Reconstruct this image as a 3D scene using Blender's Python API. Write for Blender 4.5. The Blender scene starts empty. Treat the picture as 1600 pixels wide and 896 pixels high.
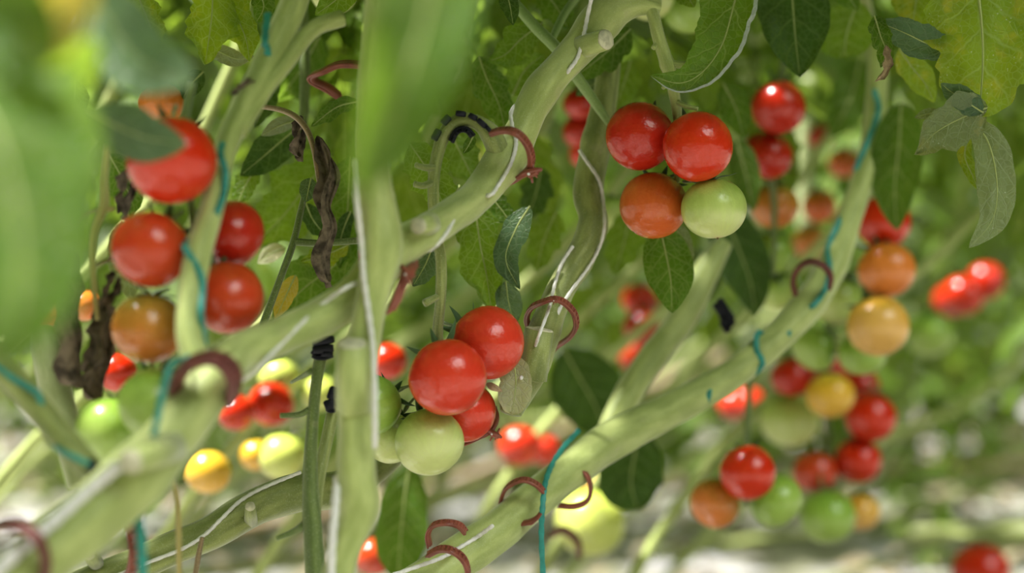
import bpy, math, random
import numpy as np
from mathutils import Vector, Matrix, Quaternion, noise as mnoise

random.seed(7)
RS = random.Random(11)
SC = bpy.context.scene
COL = SC.collection
PI = math.pi

# ---------------------------------------------------------------- camera
CAMH, LENS = 0.75, 60.0
FPX = LENS / 36.0 * 1600.0
CAM = Vector((0, 0, CAMH))
FOCUS = 1.475
cd = bpy.data.cameras.new('camera')
cam = bpy.data.objects.new('camera', cd)
COL.objects.link(cam)
cam.location = CAM
cam.rotation_euler = (PI / 2, 0, 0)
cd.lens = LENS
cd.sensor_width = 36.0
cd.clip_start = 0.02
cd.dof.use_dof = True
cd.dof.focus_distance = FOCUS
cd.dof.aperture_fstop = 2.0
SC.camera = cam


def P(px, py, d):
    return Vector(((px - 800) / FPX * d, d, CAMH - (py - 448) / FPX * d))


def W(px, d):
    return px / FPX * d


# ---------------------------------------------------------------- materials
def newmat(name):
    m = bpy.data.materials.new(name)
    m.use_nodes = True
    nt = m.node_tree
    nt.nodes.clear()
    out = nt.nodes.new('ShaderNodeOutputMaterial')
    return m, nt, out


class N:
    """small node-graph helper"""
    def __init__(s, nt):
        s.nt = nt

    def n(s, t, **kw):
        nd = s.nt.nodes.new(t)
        for k, v in kw.items():
            setattr(nd, k, v)
        return nd

    def l(s, a, b):
        s.nt.links.new(a, b)

    def math(s, op, a, b=None, c=None, clamp=False):
        nd = s.n('ShaderNodeMath', operation=op, use_clamp=clamp)
        for i, v in enumerate((a, b, c)):
            if v is None:
                continue
            if isinstance(v, (int, float)):
                nd.inputs[i].default_value = v
            else:
                s.l(v, nd.inputs[i])
        return nd.outputs[0]

    def mix(s, f, a, b):
        nd = s.n('ShaderNodeMix', data_type='RGBA')
        for sock, v in ((nd.inputs[0], f), (nd.inputs[6], a), (nd.inputs[7], b)):
            if isinstance(v, (int, float)):
                sock.default_value = v
            elif isinstance(v, tuple):
                sock.default_value = (*v[:3], 1)
            else:
                s.l(v, sock)
        return nd.outputs[2]

    def step(s, x, lo, hi):
        nd = s.n('ShaderNodeMapRange', interpolation_type='SMOOTHSTEP', clamp=True)
        s.l(x, nd.inputs[0])
        nd.inputs[1].default_value = lo
        nd.inputs[2].default_value = hi
        return nd.outputs[0]

    def noise(s, vec, scale, detail=3.0, rough=0.55):
        nd = s.n('ShaderNodeTexNoise')
        if vec is not None:
            s.l(vec, nd.inputs['Vector'])
        nd.inputs['Scale'].default_value = scale
        nd.inputs['Detail'].default_value = detail
        nd.inputs['Roughness'].default_value = rough
        return nd.outputs[0]

    def bump(s, h, strength, dist=0.001):
        nd = s.n('ShaderNodeBump')
        nd.inputs['Strength'].default_value = strength
        nd.inputs['Distance'].default_value = dist
        s.l(h, nd.inputs['Height'])
        return nd.outputs[0]


def setp(b, **kw):
    for k, v in kw.items():
        sock = b.inputs[k.replace('_', ' ')]
        if isinstance(v, tuple):
            sock.default_value = (*v[:3], 1)
        elif isinstance(v, (int, float)):
            sock.default_value = v
        else:
            b.id_data.links.new(v, sock)


def leaf_mat(name, col, vein, under, spot=None, spot_amt=0.0, trans=0.45, nveins=5.0, tcol=None, rough=0.42, dust=0.0):
    m, nt, out = newmat(name)
    col = tuple(a * b for a, b in zip(col, (0.74, 0.75, 0.70)))
    vein = tuple(x * 0.72 for x in vein)
    under = tuple(x * 0.75 for x in under)
    g = N(nt)
    uv = g.n('ShaderNodeUVMap').outputs[0]
    sep = g.n('ShaderNodeSeparateXYZ')
    g.l(uv, sep.inputs[0])
    u, v = sep.outputs[0], sep.outputs[1]
    obj = g.n('ShaderNodeTexCoord').outputs['Object']
    av = g.math('ABSOLUTE', v)
    nz = g.noise(obj, 60, 3)
    wob = g.math('MULTIPLY', g.math('SUBTRACT', nz, 0.5), 0.5)
    s = g.math('ADD', g.math('SUBTRACT', g.math('MULTIPLY', u, nveins), g.math('MULTIPLY', av, 1.15)), wob)
    fr = g.math('ABSOLUTE', g.math('SUBTRACT', g.math('FRACT', s), 0.5))
    side = g.math('SUBTRACT', 1.0, g.step(fr, 0.0, 0.085))
    side = g.math('MULTIPLY', side, g.math('SUBTRACT', 1.0, g.math('MULTIPLY', av, 0.65)))
    mid = g.math('SUBTRACT', 1.0, g.step(av, 0.015, 0.06))
    vor = g.n('ShaderNodeTexVoronoi', feature='DISTANCE_TO_EDGE')
    g.l(obj, vor.inputs['Vector'])
    vor.inputs['Scale'].default_value = 170
    net = g.math('SUBTRACT', 1.0, g.step(vor.outputs['Distance'], 0.0, 0.12))
    veins = g.math('MAXIMUM', g.math('MAXIMUM', side, mid), g.math('MULTIPLY', net, 0.4), clamp=True)
    blot = g.step(g.noise(obj, 26, 4), 0.36, 0.66)
    c = g.mix(g.math('MULTIPLY', blot, 0.6), col, tuple(x * 0.55 for x in col))
    if spot is not None:
        sm = g.step(g.noise(obj, 34, 4, 0.6), 0.62 - 0.22 * spot_amt, 0.78 - 0.22 * spot_amt)
        c = g.mix(g.math('MULTIPLY', sm, 0.9), c, spot)
    c = g.mix(g.math('MULTIPLY', veins, 0.7), c, vein)
    if dust > 0:
        vd = g.n('ShaderNodeTexVoronoi')
        g.l(obj, vd.inputs['Vector'])
        vd.inputs['Scale'].default_value = 260
        dm = g.math('SUBTRACT', 1.0, g.step(vd.outputs['Distance'], 0.10, 0.22))
        dm = g.math('MULTIPLY', dm, g.step(g.noise(obj, 45, 2), 0.5, 0.6))
        c = g.mix(g.math('MULTIPLY', dm, dust), c, (0.75, 0.78, 0.68))
    geo = g.n('ShaderNodeNewGeometry')
    cc = g.mix(geo.outputs['Backfacing'], c, g.mix(g.math('MULTIPLY', veins, 0.6), under, tuple(min(1, x * 1.5) for x in under)))
    b = g.n('ShaderNodeBsdfPrincipled')
    setp(b, Base_Color=cc, Roughness=rough, Normal=g.bump(g.math('SUBTRACT', g.math('MULTIPLY', nz, 0.5), veins), 0.6, 0.002))
    setp(b, Specular_IOR_Level=0.22)
    t = g.n('ShaderNodeBsdfTranslucent')
    tc = tcol or (min(1, col[0] * 3.2 + 0.03), min(1, col[1] * 2.7), col[2] * 1.0)
    g.l(g.mix(g.math('MULTIPLY', veins, 0.6), g.mix(g.math('MULTIPLY', blot, 0.4), tc, tuple(x * 0.5 for x in tc)), tuple(min(1, x * 2.6) for x in vein)), t.inputs[0])
    mx = g.n('ShaderNodeMixShader')
    mx.inputs[0].default_value = trans
    g.l(b.outputs[0], mx.inputs[1])
    g.l(t.outputs[0], mx.inputs[2])
    g.l(mx.outputs[0], out.inputs[0])
    return m


def stem_mat(name, col, streak, scar=(0.42, 0.38, 0.22), rough=0.5):
    m, nt, out = newmat(name)
    g = N(nt)
    uv = g.n('ShaderNodeUVMap').outputs[0]
    mp = g.n('ShaderNodeMapping')
    g.l(uv, mp.inputs[0])
    mp.inputs['Scale'].default_value = (5.0, 14.0, 1)
    n1 = g.noise(mp.outputs[0], 1.6, 4)
    obj = g.n('ShaderNodeTexCoord').outputs['Object']
    n2 = g.noise(obj, 42, 4)
    n3 = g.noise(obj, 900, 2)
    c = g.mix(g.step(n1, 0.36, 0.66), streak, col)
    c = g.mix(g.math('MULTIPLY', g.step(n2, 0.58, 0.80), 0.35), c, scar)
    c = g.mix(g.math('MULTIPLY', g.step(n3, 0.55, 0.75), 0.25), c, (0.7, 0.75, 0.55))
    b = g.n('ShaderNodeBsdfPrincipled')
    setp(b, Base_Color=c, Roughness=rough, Normal=g.bump(g.math('ADD', n1, g.math('MULTIPLY', n3, 0.4)), 0.35, 0.001),
         Sheen_Weight=0.35, Sheen_Roughness=0.5, Specular_IOR_Level=0.35)
    g.l(b.outputs[0], out.inputs[0])
    return m


def tomato_mat(name, bottom, mid, top, rough=0.22, blotch=0.3, spec=0.36):
    m, nt, out = newmat(name)
    g = N(nt)
    obj = g.n('ShaderNodeTexCoord').outputs['Object']
    sep = g.n('ShaderNodeSeparateXYZ')
    g.l(obj, sep.inputs[0])
    nz = g.noise(obj, 1.7, 3)
    z = g.math('ADD', sep.outputs[2], g.math('MULTIPLY', g.math('SUBTRACT', nz, 0.5), blotch * 3))
    c = g.mix(g.step(z, -0.8, 0.15), bottom, mid)
    c = g.mix(g.step(z, 0.1, 0.95), c, top)
    # faint meridian streaks and pale pin specks in the skin
    at = g.n('ShaderNodeMath', operation='ARCTAN2')
    g.l(sep.outputs[1], at.inputs[0]); g.l(sep.outputs[0], at.inputs[1])
    cb = g.n('ShaderNodeCombineXYZ')
    g.l(g.math('MULTIPLY', g.math('SINE', at.outputs[0]), 5), cb.inputs[0])
    g.l(g.math('MULTIPLY', g.math('COSINE', at.outputs[0]), 5), cb.inputs[1])
    g.l(g.math('MULTIPLY', sep.outputs[2], 0.8), cb.inputs[2])
    st = g.step(g.noise(cb.outputs[0], 1.5, 4), 0.35, 0.7)
    c = g.mix(g.math('MULTIPLY', st, 0.16), c, tuple(min(1, x * 1.5 + 0.02) for x in mid))
    vo = g.n('ShaderNodeTexVoronoi')
    g.l(obj, vo.inputs['Vector']); vo.inputs['Scale'].default_value = 16
    sp = g.math('SUBTRACT', 1.0, g.step(vo.outputs['Distance'], 0.03, 0.085))
    c = g.mix(g.math('MULTIPLY', sp, 0.25), c, tuple(min(1, x * 1.6 + 0.06) for x in mid))
    b = g.n('ShaderNodeBsdfPrincipled')
    setp(b, Base_Color=c, Roughness=rough, Specular_IOR_Level=spec, Coat_Weight=0.3, Coat_Roughness=0.07,
         Normal=g.bump(g.noise(obj, 7, 2), 0.08, 0.02))
    g.l(b.outputs[0], out.inputs[0])
    return m


def plain_mat(name, col, rough=0.5, var=0.3, scale=60, spec=0.4, bump=0.2, sheen=0.0, trans=0.0):
    m, nt, out = newmat(name)
    g = N(nt)
    obj = g.n('ShaderNodeTexCoord').outputs['Object']
    nz = g.noise(obj, scale, 4)
    c = g.mix(g.step(nz, 0.35, 0.68), col, tuple(x * (1 - var) for x in col))
    b = g.n('ShaderNodeBsdfPrincipled')
    setp(b, Base_Color=c, Roughness=rough, Specular_IOR_Level=spec, Normal=g.bump(nz, bump, 0.001), Sheen_Weight=sheen)
    if trans:
        t = g.n('ShaderNodeBsdfTranslucent')
        g.l(c, t.inputs[0])
        mx = g.n('ShaderNodeMixShader'); mx.inputs[0].default_value = trans
        g.l(b.outputs[0], mx.inputs[1]); g.l(t.outputs[0], mx.inputs[2]); g.l(mx.outputs[0], out.inputs[0])
    else:
        g.l(b.outputs[0], out.inputs[0])
    return m


VE = (0.30, 0.38, 0.10)
M = {}
M['leaf'] = leaf_mat('tomato leaf green', (0.075, 0.185, 0.022), VE, (0.20, 0.27, 0.13))
M['light'] = leaf_mat('tomato leaf light green', (0.125, 0.255, 0.030), (0.33, 0.43, 0.12), (0.24, 0.32, 0.14), trans=0.5)
M['yellow'] = leaf_mat('tomato leaf yellow green', (0.17, 0.29, 0.025), (0.36, 0.46, 0.12), (0.26, 0.34, 0.14), (0.42, 0.36, 0.04), 0.55, trans=0.5, dust=0.0)
M['spotted'] = leaf_mat('tomato leaf yellow spotted', (0.24, 0.385, 0.045), (0.42, 0.54, 0.15), (0.26, 0.33, 0.15), (0.45, 0.38, 0.05), 0.6, trans=0.5, dust=0.85)
M['dark'] = leaf_mat('tomato leaf dark green', (0.040, 0.110, 0.022), (0.17, 0.26, 0.07), (0.15, 0.21, 0.12), trans=0.35)
M['curl'] = leaf_mat('tomato leaf strongly veined', (0.13, 0.27, 0.028), (0.36, 0.48, 0.13), (0.60, 0.66, 0.62), trans=0.38)
M['blue'] = leaf_mat('tomato leaf bluish green', (0.105, 0.20, 0.105), (0.26, 0.36, 0.18), (0.20, 0.26, 0.20), trans=0.25, rough=0.38)
M['grey'] = leaf_mat('tomato leaf grey green', (0.215, 0.295, 0.155), (0.40, 0.48, 0.27), (0.27, 0.32, 0.22), (0.30, 0.28, 0.10), 0.3, trans=0.3, dust=0.5)
M['old'] = leaf_mat('tomato leaf old yellow', (0.52, 0.38, 0.08), (0.5, 0.45, 0.2), (0.5, 0.42, 0.18), (0.22, 0.28, 0.04), 0.4, trans=0.4)
M['bgleaf'] = leaf_mat('vine foliage', (0.100, 0.205, 0.024), VE, (0.20, 0.28, 0.10), (0.28, 0.30, 0.05), 0.25, trans=0.48)
M['pale'] = leaf_mat('dry pale leaf', (0.50, 0.52, 0.34), (0.6, 0.6, 0.42), (0.55, 0.55, 0.4), (0.5, 0.42, 0.25), 0.3, trans=0.25)
M['litter'] = plain_mat('fallen leaf tan', (0.27, 0.225, 0.14), 0.8, 0.5, 60, 0.2, 0.4)
M['dry'] = plain_mat('withered leaf brown', (0.20, 0.155, 0.11), 0.85, 0.8, 90, 0.2, 0.6)
M['dryw'] = plain_mat('dried leaf tip tan', (0.45, 0.33, 0.20), 0.8, 0.5, 120, 0.2, 0.5)
M['stem'] = stem_mat('tomato vine pale green', (0.43, 0.50, 0.165), (0.29, 0.355, 0.095))
M['stemg'] = stem_mat('tomato vine green', (0.30, 0.345, 0.10), (0.16, 0.20, 0.045))
M['stemd'] = stem_mat('tomato vine mid green', (0.135, 0.195, 0.042), (0.080, 0.125, 0.024))
M['stemp'] = stem_mat('tomato vine whitish green', (0.40, 0.45, 0.22), (0.27, 0.33, 0.13))
M['stemy'] = stem_mat('yellowed petiole', (0.42, 0.33, 0.11), (0.27, 0.24, 0.06))
M['stemb'] = stem_mat('brown petiole', (0.30, 0.20, 0.10), (0.17, 0.12, 0.05))
M['cut'] = plain_mat('cut stem face', (0.62, 0.60, 0.42), 0.7, 0.35, 150)
M['calyx'] = plain_mat('calyx green', (0.045, 0.110, 0.022), 0.6, 0.4, 200, sheen=0.2)
M['scar'] = plain_mat('blossom scar brown', (0.20, 0.14, 0.06), 0.8, 0.4, 200)
M['hair'] = plain_mat('fine plant hair', (0.62, 0.70, 0.45), 0.5, 0.1, 50, trans=0.4)
M['white'] = plain_mat('white twine', (0.78, 0.77, 0.74), 0.55, 0.15, 300)
M['cyan'] = plain_mat('turquoise twine', (0.05, 0.36, 0.31), 0.45, 0.25, 120, trans=0.25)
M['clip'] = plain_mat('reddish brown plastic', (0.27, 0.072, 0.045), 0.38, 0.3, 90, 0.5)
M['clipd'] = plain_mat('dull maroon plastic', (0.165, 0.045, 0.040), 0.5, 0.35, 90, 0.4)
M['navy'] = plain_mat('black navy plastic', (0.008, 0.009, 0.018), 0.5, 0.3, 90, 0.25)
T = {}
T['red'] = tomato_mat('ripe red tomato', (0.60, 0.030, 0.006), (0.54, 0.018, 0.002), (0.36, 0.016, 0.002))
T['deep'] = tomato_mat('deep red tomato', (0.50, 0.020, 0.008), (0.42, 0.014, 0.004), (0.27, 0.014, 0.003))
T['soft'] = tomato_mat('soft pinkish red tomato', (0.62, 0.042, 0.018), (0.57, 0.026, 0.007), (0.42, 0.022, 0.003), rough=0.24)
T['brick'] = tomato_mat('brick red tomato', (0.56, 0.050, 0.014), (0.46, 0.045, 0.008), (0.30, 0.050, 0.008), blotch=0.4)
T['brown'] = tomato_mat('turning orange brown tomato', (0.62, 0.110, 0.022), (0.48, 0.120, 0.014), (0.26, 0.130, 0.015), blotch=0.4)
T['orange'] = tomato_mat('orange tomato', (0.72, 0.220, 0.050), (0.68, 0.190, 0.022), (0.58, 0.180, 0.015), blotch=0.4)
T['amber'] = tomato_mat('yellow orange tomato', (0.74, 0.42, 0.12), (0.68, 0.37, 0.04), (0.48, 0.32, 0.03), blotch=0.5)
T['yellow'] = tomato_mat('yellow tomato', (0.75, 0.420, 0.060), (0.74, 0.420, 0.030), (0.55, 0.40, 0.03), blotch=0.4)
T['turn'] = tomato_mat('green shouldered orange tomato', (0.66, 0.190, 0.045), (0.50, 0.215, 0.030), (0.185, 0.200, 0.022), blotch=0.35)
T['pale'] = tomato_mat('pale unripe green tomato', (0.58, 0.64, 0.25), (0.42, 0.54, 0.130), (0.24, 0.38, 0.050), blotch=0.3, rough=0.3)
T['green'] = tomato_mat('unripe green tomato', (0.34, 0.48, 0.10), (0.24, 0.40, 0.050), (0.14, 0.29, 0.025), blotch=0.3, rough=0.3)
T['lime'] = tomato_mat('lime green tomato', (0.60, 0.66, 0.18), (0.55, 0.62, 0.12), (0.42, 0.54, 0.07), blotch=0.3, rough=0.3)


# ---------------------------------------------------------------- objects
def mesh_obj(name, verts, faces, mat, parent=None, origin=None, uv=None, smooth=True):
    o0 = origin if origin is not None else Vector((0, 0, 0))
    me = bpy.data.meshes.new(name)
    me.from_pydata([(v[0] - o0[0], v[1] - o0[1], v[2] - o0[2]) for v in verts], [], faces)
    if uv is not None:
        ul = me.uv_layers.new(name='UVMap')
        li = np.empty(len(me.loops), np.int32)
        me.loops.foreach_get('vertex_index', li)
        ul.data.foreach_set('uv', np.asarray(uv, np.float32)[li].ravel())
    if smooth:
        me.polygons.foreach_set('use_smooth', [True] * len(me.polygons))
    me.materials.append(mat)
    ob = bpy.data.objects.new(name, me)
    COL.objects.link(ob)
    if parent is not None:
        ob.parent = parent
    else:
        ob.location = o0
    return ob


def empty(name, loc, label, cat, group=None):
    o = bpy.data.objects.new(name, None)
    o.empty_display_size = 0.02
    COL.objects.link(o)
    o.location = loc
    o['label'] = label
    o['category'] = cat
    if group:
        o['group'] = group
    return o


def tag(o, label, cat, group=None):
    o['label'] = label
    o['category'] = cat
    if group:
        o['group'] = group
    return o


def catmull(pts, n):
    """Catmull-Rom through tuples of any length, n samples per span"""
    A = [np.array(p, float) for p in pts]
    if len(A) == 2:
        return [A[0] + (A[1] - A[0]) * t for t in np.linspace(0, 1, n + 1)]
    A = [2 * A[0] - A[1]] + A + [2 * A[-1] - A[-2]]
    out = []
    for i in range(1, len(A) - 2):
        p0, p1, p2, p3 = A[i - 1:i + 3]
        for k in range(n):
            t = k / n
            out.append(0.5 * (2 * p1 + (p2 - p0) * t + (2 * p0 - 5 * p1 + 4 * p2 - p3) * t * t + (3 * p1 - p0 - 3 * p2 + p3) * t ** 3))
    out.append(A[-2])
    return out


class MB:
    def __init__(s):
        s.v, s.f, s.uv = [], [], []

    def tube(s, pts, radii, sides=12, squash=1.0, cap=True, ridge=0.0, rough=0.0, seed=0, flat_ref=None):
        """pts: Vectors; radii: floats; ring tube with rounded ends"""
        n = len(pts)
        T0 = [(pts[min(i + 1, n - 1)] - pts[max(i - 1, 0)]).normalized() for i in range(n)]
        ref = flat_ref or (Vector((0, 0, 1)) if abs(T0[0].z) < 0.9 else Vector((1, 0, 0)))
        nrm = (ref - T0[0] * ref.dot(T0[0])).normalized()
        base = len(s.v)
        L = 0.0
        rings = []
        for i in range(n):
            if i:
                L += (pts[i] - pts[i - 1]).length
            if flat_ref is not None:
                nn = flat_ref - T0[i] * flat_ref.dot(T0[i])
            else:
                nn = nrm - T0[i] * nrm.dot(T0[i])
            if nn.length > 1e-6:
                nrm = nn.normalized()
            bn = T0[i].cross(nrm)
            ring = []
            for k in range(sides + 1):
                a = 2 * PI * (k % sides) / sides
                r = radii[i] * (1 + ridge * math.cos(5 * a + seed))
                if rough:
                    r *= 1 + rough * mnoise.noise(Vector((math.cos(a) * 1.3 + seed, math.sin(a) * 1.3, L * 28)))
                ring.append(len(s.v))
                s.v.append(pts[i] + nrm * (math.cos(a) * r * squash) + bn * (math.sin(a) * r))
                s.uv.append((k / sides, L))
            rings.append(ring)
        for i in range(n - 1):
            for k in range(sides):
                s.f.append((rings[i][k], rings[i][k + 1], rings[i + 1][k + 1], rings[i + 1][k]))
        if cap:
            for ring, tdir, i in ((rings[0], -T0[0], 0), (rings[-1], T0[-1], n - 1)):
                c = len(s.v)
                s.v.append(pts[i] + tdir * radii[i] * 0.25)
                s.uv.append((0.5, L * (i > 0)))
                for k in range(sides):
                    s.f.append((ring[k + 1], ring[k], c) if i == 0 else (ring[k], ring[k + 1], c))
        return s

    def box(s, c, ax, ay, az, bev=0.25):
        """box with chamfered rims: c centre, ax/ay/az half-extent vectors"""
        b = len(s.v)
        e = 1 - bev
        for sz, q in ((-1, e), (-e, 1), (e, 1), (1, e)):
            for dx, dy in ((-1, -e), (-e, -1), (e, -1), (1, -e), (1, e), (e, 1), (-e, 1), (-1, e)):
                s.v.append(c + ax * dx * q + ay * dy * q + az * sz)
                s.uv.append((0, 0))
        for r in range(3):
            for k in range(8):
                s.f.append((b + r * 8 + k, b + r * 8 + (k + 1) % 8, b + r * 8 + 8 + (k + 1) % 8, b + r * 8 + 8 + k))
        s.f.append(tuple(b + k for k in reversed(range(8))))
        s.f.append(tuple(b + 24 + k for k in range(8)))
        return s

    def leaf(s, path, wid, nrm0, nu=36, nv=7, lobes=4, depth=0.25, fold=0.15, cup=0.0, ripple=0.06, pucker=0.02, seed=0,
             roll=0.0, base_pow=0.55, tip_pow=0.8, twist=0.0, hook=0.0):
        """leaf blade along path (Vectors, base to tip); wid = full width; nrm0 = Vector the upper face looks along
        (or a function of the point); uv = (u, signed v)"""
        rs = random.Random(seed)
        ps = catmull([tuple(p) for p in path], max(4, nu // max(1, len(path) - 1)))
        ps = [Vector(p) for p in ps]
        ln = [0.0]
        for i in range(1, len(ps)):
            ln.append(ln[-1] + (ps[i] - ps[i - 1]).length)
        tot = ln[-1]

        def at(u):
            d = min(max(u, 0), 1) * tot
            for i in range(1, len(ps)):
                if ln[i] >= d:
                    t = (d - ln[i - 1]) / max(1e-9, ln[i] - ln[i - 1])
                    return ps[i - 1].lerp(ps[i], t)
            return ps[-1].copy()
        pk = base_pow / (base_pow + tip_pow)
        mx = pk ** base_pow * (1 - pk) ** tip_pow
        ph = (rs.random(), rs.random())
        b = len(s.v)
        for i in range(nu + 1):
            u = i / nu
            c = at(u)
            t = (at(u + 0.03) - at(u - 0.03)).normalized()
            ref = nrm0(c) if callable(nrm0) else nrm0
            n = (ref - t * ref.dot(t))
            n = n.normalized() if n.length > 1e-5 else Vector((0, -1, 0))
            ang = roll + twist * u
            n = Quaternion(t, ang) @ n
            w = n.cross(t)
            for j in range(-nv, nv + 1):
                v = j / nv
                sgn = 0 if j < 0 else 1
                hw = (max(u, 1e-4) ** base_pow) * (max(1 - u, 0) ** tip_pow) / mx
                q = (u * lobes + ph[sgn] * 0.6) % 1.0
                saw = q if q < 0.72 else (1 - q) / 0.28 * 0.72
                q2 = (u * lobes * 3.1 + ph[1 - sgn]) % 1.0
                saw2 = q2 if q2 < 0.7 else (1 - q2) / 0.3 * 0.7
                hw *= (1 - depth * (1 - saw / 0.72)) * (1 - depth * 0.35 * (1 - saw2 / 0.7))
                hw *= wid * 0.5
                av = abs(v)
                lat = v * hw
                fwd = 0.22 * hw * av ** 1.5 * (1 - u)
                z = fold * abs(lat) - cup * (av ** 2) * hw
                sv = u * 5 - av * 1.15
                z += -pucker * wid * 0.5 * abs(math.cos(PI * sv)) * min(1, av * 3) * (1 - u)
                z += ripple * wid * mnoise.noise(Vector((u * 3.2 + seed * 3.1, v * 1.7, seed * 1.7))) * (0.3 + av)
                # a rolled edge on one side (v>0)
                if hook and v * math.copysign(1, hook) > 0.55:
                    an = (av - 0.55) / 0.45 * 3.4 * abs(hook)
                    R = 0.45 / (3.4 * abs(hook))
                    lat = math.copysign(1, hook) * hw * (0.55 + R * math.sin(an))
                    z += hw * R * (1 - math.cos(an))
                s.v.append(c + w * lat + t * fwd + n * z)
                s.uv.append((u, v))
        m = 2 * nv + 1
        for i in range(nu):
            for j in range(2 * nv):
                a = b + i * m + j
                s.f.append((a, a + m, a + m + 1, a + 1))
        return s

    def build(s, name, mat, parent=None, origin=None, smooth=True):
        return mesh_obj(name, s.v, s.f, mat, parent, origin, s.uv, smooth)


def to_cam(p):
    return (CAM - p).normalized()
M['light_stem'] = stem_mat('leaf stalk light green', (0.24, 0.36, 0.10), (0.18, 0.29, 0.07))

# ---------------------------------------------------------------- builders
VROOT = {}
VINE = {}          # sampled centre lines of the vines: (px, py, depth, half width in px)


def vine(key, label, pts, mat, cat='vine', name='tomato_vine', group=None, stubs=(), knobs=(), rough=0.10, ridge=0.03, sides=20,
         hairs=0, hair_len=0.0018, n=10, squash=1.0, parts=()):
    """pts: (px, py, depth, width px)"""
    sm = catmull(pts, n)
    VINE[key] = [(s[0], s[1], s[2], s[3] / 2) for s in sm]
    wp = [P(s[0], s[1], s[2]) for s in sm]
    wr = [W(s[3] / 2, s[2]) for s in sm]
    for (kx, ky, spread, amp) in knobs:          # swollen nodes
        for i, s in enumerate(sm):
            q = ((s[0] - kx) ** 2 + (s[1] - ky) ** 2) / spread ** 2
            wr[i] *= 1 + amp * math.exp(-q)
    VINE[key] = [(s_[0], s_[1], s_[2], r_ * (1 + rough * .6 + ridge) * FPX / s_[2]) for s_, r_ in zip(sm, wr)]
    root = empty(name, wp[-1], label, cat, group)
    VROOT[key] = root
    mb = MB().tube(wp, wr, sides, squash, True, ridge, rough, seed=len(VINE) * 1.37)
    mb.build('main_stem' if name == 'tomato_vine' else 'stalk', M[mat], root, wp[-1])
    for st in stubs:                              # pruned leaf stumps with a pale cut face
        (a, b, w0, w1) = st[:4]
        pa, pb = P(*a), P(*b)
        mid = pa.lerp(pb, 0.5)
        sb = MB().tube([pa, mid, pb], [W(w0 / 2, a[2]), W((w0 + w1) / 4, a[2]), W(w1 / 2, b[2])], 16, 1.0, True, 0.03, 0.08, seed=3)
        so = sb.build('pruned_stub', M[mat], root, wp[-1])
        t = (pb - pa).normalized()
        MB().tube([pb + t * 0.0002, pb + t * 0.0012, pb + t * 0.0018], [W(w1 / 2, b[2]) * 0.98, W(w1 / 2, b[2]) * 0.93, W(w1 / 2, b[2]) * 0.5], 16, 1.0, True, 0.03, 0.08, seed=3) \
            .build('cut_face', M['cut'], so, wp[-1])['label'] = 'pale dried cut face'
    for (pp, w0, w1, nm) in parts:                # side twigs
        tp = catmull(pp, 8)
        k = len(tp) - 1
        MB().tube([P(*q) for q in tp], [W((w0 + (w1 - w0) * i / k) / 2, q[2]) for i, q in enumerate(tp)], 12, 1.0, True, 0.02, 0.1, seed=5) \
            .build(nm, M[mat], root, wp[-1])
    if hairs:
        rs = random.Random(5)
        h = MB()
        for _ in range(hairs):
            i = rs.randrange(1, len(wp) - 1)
            t = (wp[i + 1] - wp[i - 1]).normalized()
            d = Vector((rs.gauss(0, 1), rs.gauss(0, 1), rs.gauss(0, 1)))
            d = (d - t * d.dot(t)).normalized()
            c = wp[i].lerp(wp[i + 1], rs.random()) + d * wr[i] * 0.97
            e = c + (d + t * rs.uniform(-.5, .5)) * hair_len * rs.uniform(.5, 1.1)
            a = t * 0.00007
            b = d.cross(t) * 0.00007
            k = len(h.v)
            h.v += [c + a, c - a * .5 + b, c - a * .5 - b, e]
            h.uv += [(0, 0)] * 4
            h.f += [(k, k + 1, k + 3), (k + 1, k + 2, k + 3), (k + 2, k, k + 3)]
        ho = h.build('stem_hair', M['hair'], root, wp[-1])
        ho['kind'] = 'stuff'
    return root


def on(key, px, py, lift=0.0, back=False):
    """depth of a vine's front (or back) skin at a pixel"""
    best = min(VINE[key], key=lambda s: (s[0] - px) ** 2 + (s[1] - py) ** 2)
    off = min(math.hypot(best[0] - px, best[1] - py), best[3])
    h = W(max(math.sqrt(max(0, best[3] ** 2 - off ** 2)), best[3] * 0.35), best[2])
    return best[2] + (h + lift + 0.002 if back else -h - lift - 0.002)


def res(pts):
    out = []
    for p in pts:
        if isinstance(p[2], str):
            out.append((p[0], p[1], on(p[2], p[0], p[1], 0, len(p) > 3)))
        else:
            out.append(tuple(p[:3]))
    return out


def twine(label, pts, w, mat, flat=None, group=None, twist=False):
    sp = catmull(res(pts), 9)
    wp = [P(*q) for q in sp]
    ri = [W(w / 2, q[2]) * (1 + (0.12 * math.sin(i * 1.9))) for i, q in enumerate(sp)]
    mb = MB().tube(wp, ri, 10, flat or 1.0, True, 0.06, 0.05, seed=2, flat_ref=Vector((0, 1, 0.02)) if flat else None)
    o = mb.build('twine', M[mat], None, wp[-1])
    return tag(o, label, 'twine', group)


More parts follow.
